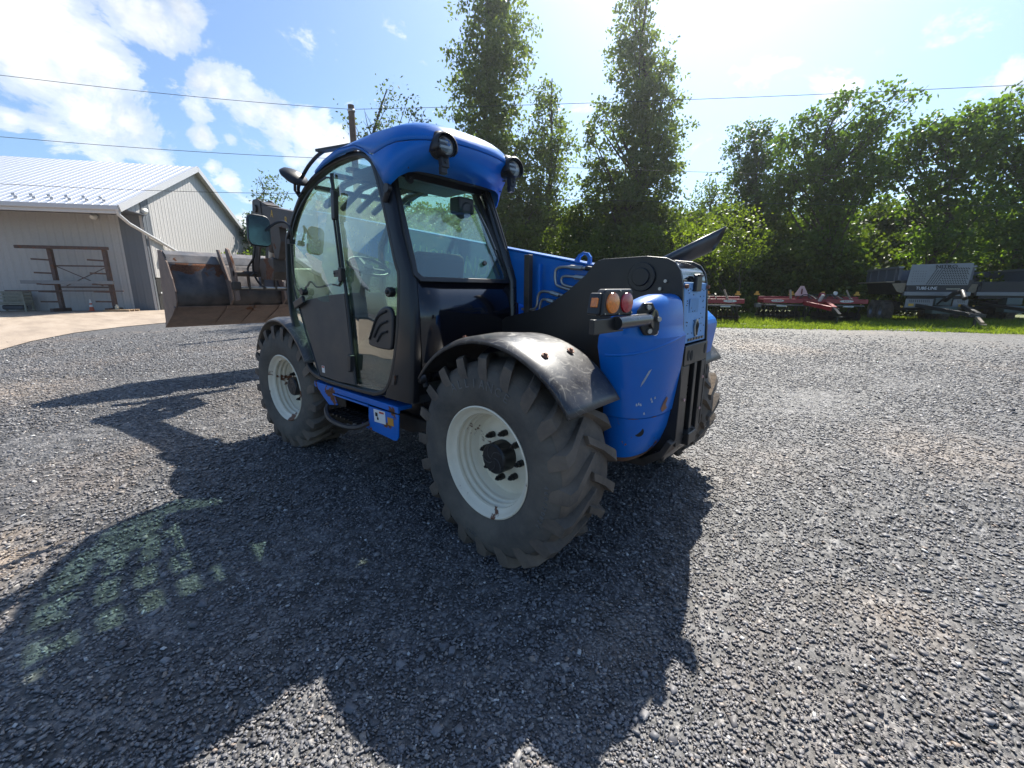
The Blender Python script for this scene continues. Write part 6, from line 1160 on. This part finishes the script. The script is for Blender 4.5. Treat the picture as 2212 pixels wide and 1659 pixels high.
MB().prism([(-.28, -.24), (.28, -.24), (.30, -.16), (.08, .26), (-.08, .26), (-.30, -.16)], lambda u, v, t: LA(-.55+u, .2+t, 1.60+v), 0, .01).build('slow_vehicle_sign', paint('faded_sign_pink', (.55, .36, .36), .5), hA)
MB().bb(LA(-.58, .17, 1.45), LA(-.52, .195, 1.72)).build('sign_mark', paint('sign_dark_red', (.12, .02, .02), .5), hA)
MB().cyl(LA(.35, .1, 1.40), (1, 0, 0), .12, .2, 16).build('toolbox', RED, hA); MB().cyl(LA(.9, .0, 1.50), (0, 1, 0), .09, .08, 16).build('gauge', OVAL, hA)
MB().bar(LA(.05, -.5, 1.1), LA(.15, -.6, 1.42), .2, .1).build('manual_tube', paint('grey_tube', (.45, .44, .42), .4), hA, bevel=.02)
hB, LB = harrow(9.3, 21.6, 4.7, 'red disc harrow partly hidden behind the rear of the telehandler', '5112', [('5112', 1.70, 1.10, .13, .60)])

GREYP = paint('silver_grey_paint', (.18, .19, .205), .35, metal=.3, var=.05, coat=.2); STB = paint('dark_box_grey', (.075, .085, .105), .45, var=.1)
def spreader(s0, D, label, full):
    h = tag(empty('manure_spreader', at(s0, D), AZ2(23)), label, 'spreader', 'spreaders on the verge'); h.scale = (.86, 1, 1)
    q = 1 if (Matrix.Rotation(AZ, 3, 'Z') @ Vector((0, 1, 0))).dot(FW) > 0 else -1
    def L(x, d, z): return (x, d*q, z)
    # box body
    MB().prism([(-1.35, 1.45), (-1.65, 2.15), (1.65, 2.15), (1.35, 1.45)], lambda u, v, t: L(u, t, v), .05, 4.6).build('spreader_box', BLKM, h, bevel=.02)
    MB().bb(L(-1.66, .3, 2.13), L(-1.50, 4.6, 2.80)).bb(L(1.50, .3, 2.13), L(1.66, 4.6, 2.80)).bb(L(-1.6, 4.4, 2.13), L(1.6, 4.55, 2.8)).build('box_side', STB, h, bevel=.02)
    MB().bb(L(-1.72, .25, 2.74), L(-1.46, 4.6, 2.84)).bb(L(1.46, .25, 2.74), L(1.72, 4.6, 2.84)).build('top_rail', GREYP, h, bevel=.02)
    for k in range(4): MB().bb(L(-1.70, .6+k*1.1, 2.14), L(-1.655, .7+k*1.1, 2.74)).build('box_rib', GREYP, h)
    MB().bar(L(-2.0, .2, 2.08), L(-2.0, 4.3, 2.08), .38, .05).build('side_fender', TANM, h)
    MB().prism([(-2.0, 2.0), (-1.35, 2.02), (-1.38, 1.5), (-1.7, 1.6)], lambda u, v, t: L(u, t, v), .0, .04).build('gusset_panel', paint('dark_tan_panel', (.22, .17, .11), .6), h)  # gusset is a darker tan than the fender
    # front frame
    MB().bb(L(-1.33, -.06, 1.62), L(1.33, -.005, 1.90)).build('name_board', BLKM, h, bevel=.006)
    MB().bb(L(-1.45, -.25, 1.40), L(1.45, -.05, 1.60)).build('front_beam', GREYP, h, bevel=.02)
    MB().bb(L(-1.2, -.06, 1.25), L(1.3, .1, 1.41)).build('lower_beam', BLKM, h)
    if full:
        # slotted headboard, leaning
        pn = MB().prism([(-1.37, 1.905), (-1.30, 2.90), (1.37, 2.94), (1.33, 1.92)], lambda u, v, t: L(u+(v-1.9)*.02, -.07+t+(v-1.9)*.02, v), -.01, .01); pn.build('headboard', GREYP, h, bevel=.004)
        slots = MB()
        for r_ in range(7):
            for c_ in range(17):
                x = -.45+c_*.105+r_*.05; z = 2.0+r_*.115
                if x < 1.25 and z < 2.72 and not (x < .0 and c_ % 2 and r_ > 5):
                    slots.box(L(x, -.083, z), (.026, .006, .115), ry=(-.85 if x > .12 else .5))
        for r_ in range(5):
            for c_ in range(6): slots.box(L(-1.15+c_*.11, -.083, 2.1+r_*.12), (.012, .006, .04), ry=.5)
        tag(slots.build('headboard_slots', DARK, h), kind='stuff')
        text('NITRO', .23, DARK, h, Mloc(.25, L(0, -.09, 0)[1], 2.78), depth=.003, sx=1.35)
        text('TUBE-LINE', .20, paint('sign_white', (.7, .7, .7), .5), h, Mloc(-.42, L(0, -.068, 0)[1], 1.76), depth=.003, sx=1.0)
        MB().bb(L(.45, -.068, 1.715), L(1.05, -.062, 1.755)).build('board_stripe', paint('board_grey_yellow', (.38, .36, .26), .5), h)
        for x0, x1 in ((-1.35, -.1), (.75, 1.38)):
            g = MB().bb(L(x0, -.32, .82), L(x1, -.28, 1.25)).build('slotted_guard', GREYP, h, bevel=.01)
            sl_ = MB(); n_ = int((x1-x0-.25)/.085)
            for k in range(n_): sl_.box(L(x0+.2+k*.085, -.322, 1.15), (.022, .006, .13), ry=-.25)
            for k in range(n_-4): sl_.box(L(x0+.5+k*.085, -.322, .93), (.022, .006, .13), ry=-.25)
            tag(sl_.build('guard_slots', DARK, h), kind='stuff')
            MB().bb(L(x0+.16 if x0 < 0 else x0+.25, -.325, .90), L(x0+.40 if x0 < 0 else x0+.45, -.318, 1.02)).build('yellow_label', YELM, h)
        MB().tube([L(.35, -.4, 1.2), L(.45, -.9, 1.55), L(.5, -1.4, 1.6), L(.45, -1.8, 1.3)], .11, 10).tube([L(.05, -.4, 1.0), L(.1, -.8, 1.3), L(.1, -1.0, 1.35)], .05, 8).build('pto_shaft', BLKM, h, smooth=50)
    else:
        MB().bb(L(-1.2, -.08, 1.5), L(1.2, -.02, 2.1)).build('front_sheet', BLKM, h)
    MB().bb(L(.0, -.3, .95), L(.7, .4, 1.3)).bb(L(-.2, -.6, .55), L(.9, .1, .9)).build('gearbox', paint('gearbox_green_grey', (.10, .13, .12), .5), h, bevel=.03)
    MB().bar(L(-1.0, .2, 1.0), L(.25, -3.0, .62), .14, .16).bar(L(1.3, .2, 1.0), L(.55, -3.0, .62), .14, .16).bar(L(.1, -2.95, .6), L(.75, -2.95, .6), .2, .14).build('tongue', BLKM, h, bevel=.01)
    MB().bar(L(.42, -3.0, .55), L(.42, -3.5, .30), .12, .12).cyl(L(.42, -3.62, .26), (0, 0, 1), .10, .05, 18).build('hitch', TANM, h)
    MB().bar(L(.62, -2.6, .7), L(.62, -2.6, .05), .09).build('jack_stand', BLKM, h)
    for sx_ in (-1, 1):
        for dd in (1.9, 3.25):
            w_ = empty('wheel', L(sx_*1.35, dd, .56), 0, h)
            MB().lathe([(.24, .23), (.33, .26), (.46, .26), (.53, .22), (.56, .1), (.565, 0), (.56, -.1), (.53, -.22), (.46, -.26), (.33, -.26), (.24, -.23)], (0, 0, 0), 'X', 40).build('tyre', TYREM, w_, smooth=40)
            MB().lathe([(.25, .22), (.2, .1), (.0, .1)], (0, 0, 0), 'X', 30).lathe([(.25, -.22), (.2, -.1), (.0, -.1)], (0, 0, 0), 'X', 30).build('rim', GREYP, w_, smooth=40)
            tr_ = MB()
            for k in range(22):
                a = k*2*math.pi/22; c = (0, .565*math.cos(a), .565*math.sin(a)); tr_.box(c, (.46, .05, .03), rx=a-math.pi/2)
            tag(tr_.build('tread', TYREM, w_), kind='stuff')
    MB().bar(L(-1.0, 1.2, .95), L(-1.0, 4.3, .95), .15, .25).bar(L(1.0, 1.2, .95), L(1.0, 4.3, .95), .15, .25).bar(L(-1.3, 2.6, .7), L(1.3, 2.6, .7), .2, .2).build('chassis', BLKM, h)
    MB().cyl(L(-1.42, -.2, .86), (0, 1, 0), .05, .05, 12).build('reflector', YELM, h)
    return h
spreader(20.92, 21.0, 'silver and black manure spreader with slotted headboard parked on the verge', True)
spreader(26.3, 22.6, 'black and blue-grey spreader cut off by the right picture edge', False)

# cab fittings that have pieces of their own hang on the machine itself
for ch_ in list(cab.children):
    if ch_.children:
        ch_.parent = TH; ch_.location = ch_.location + cab.location
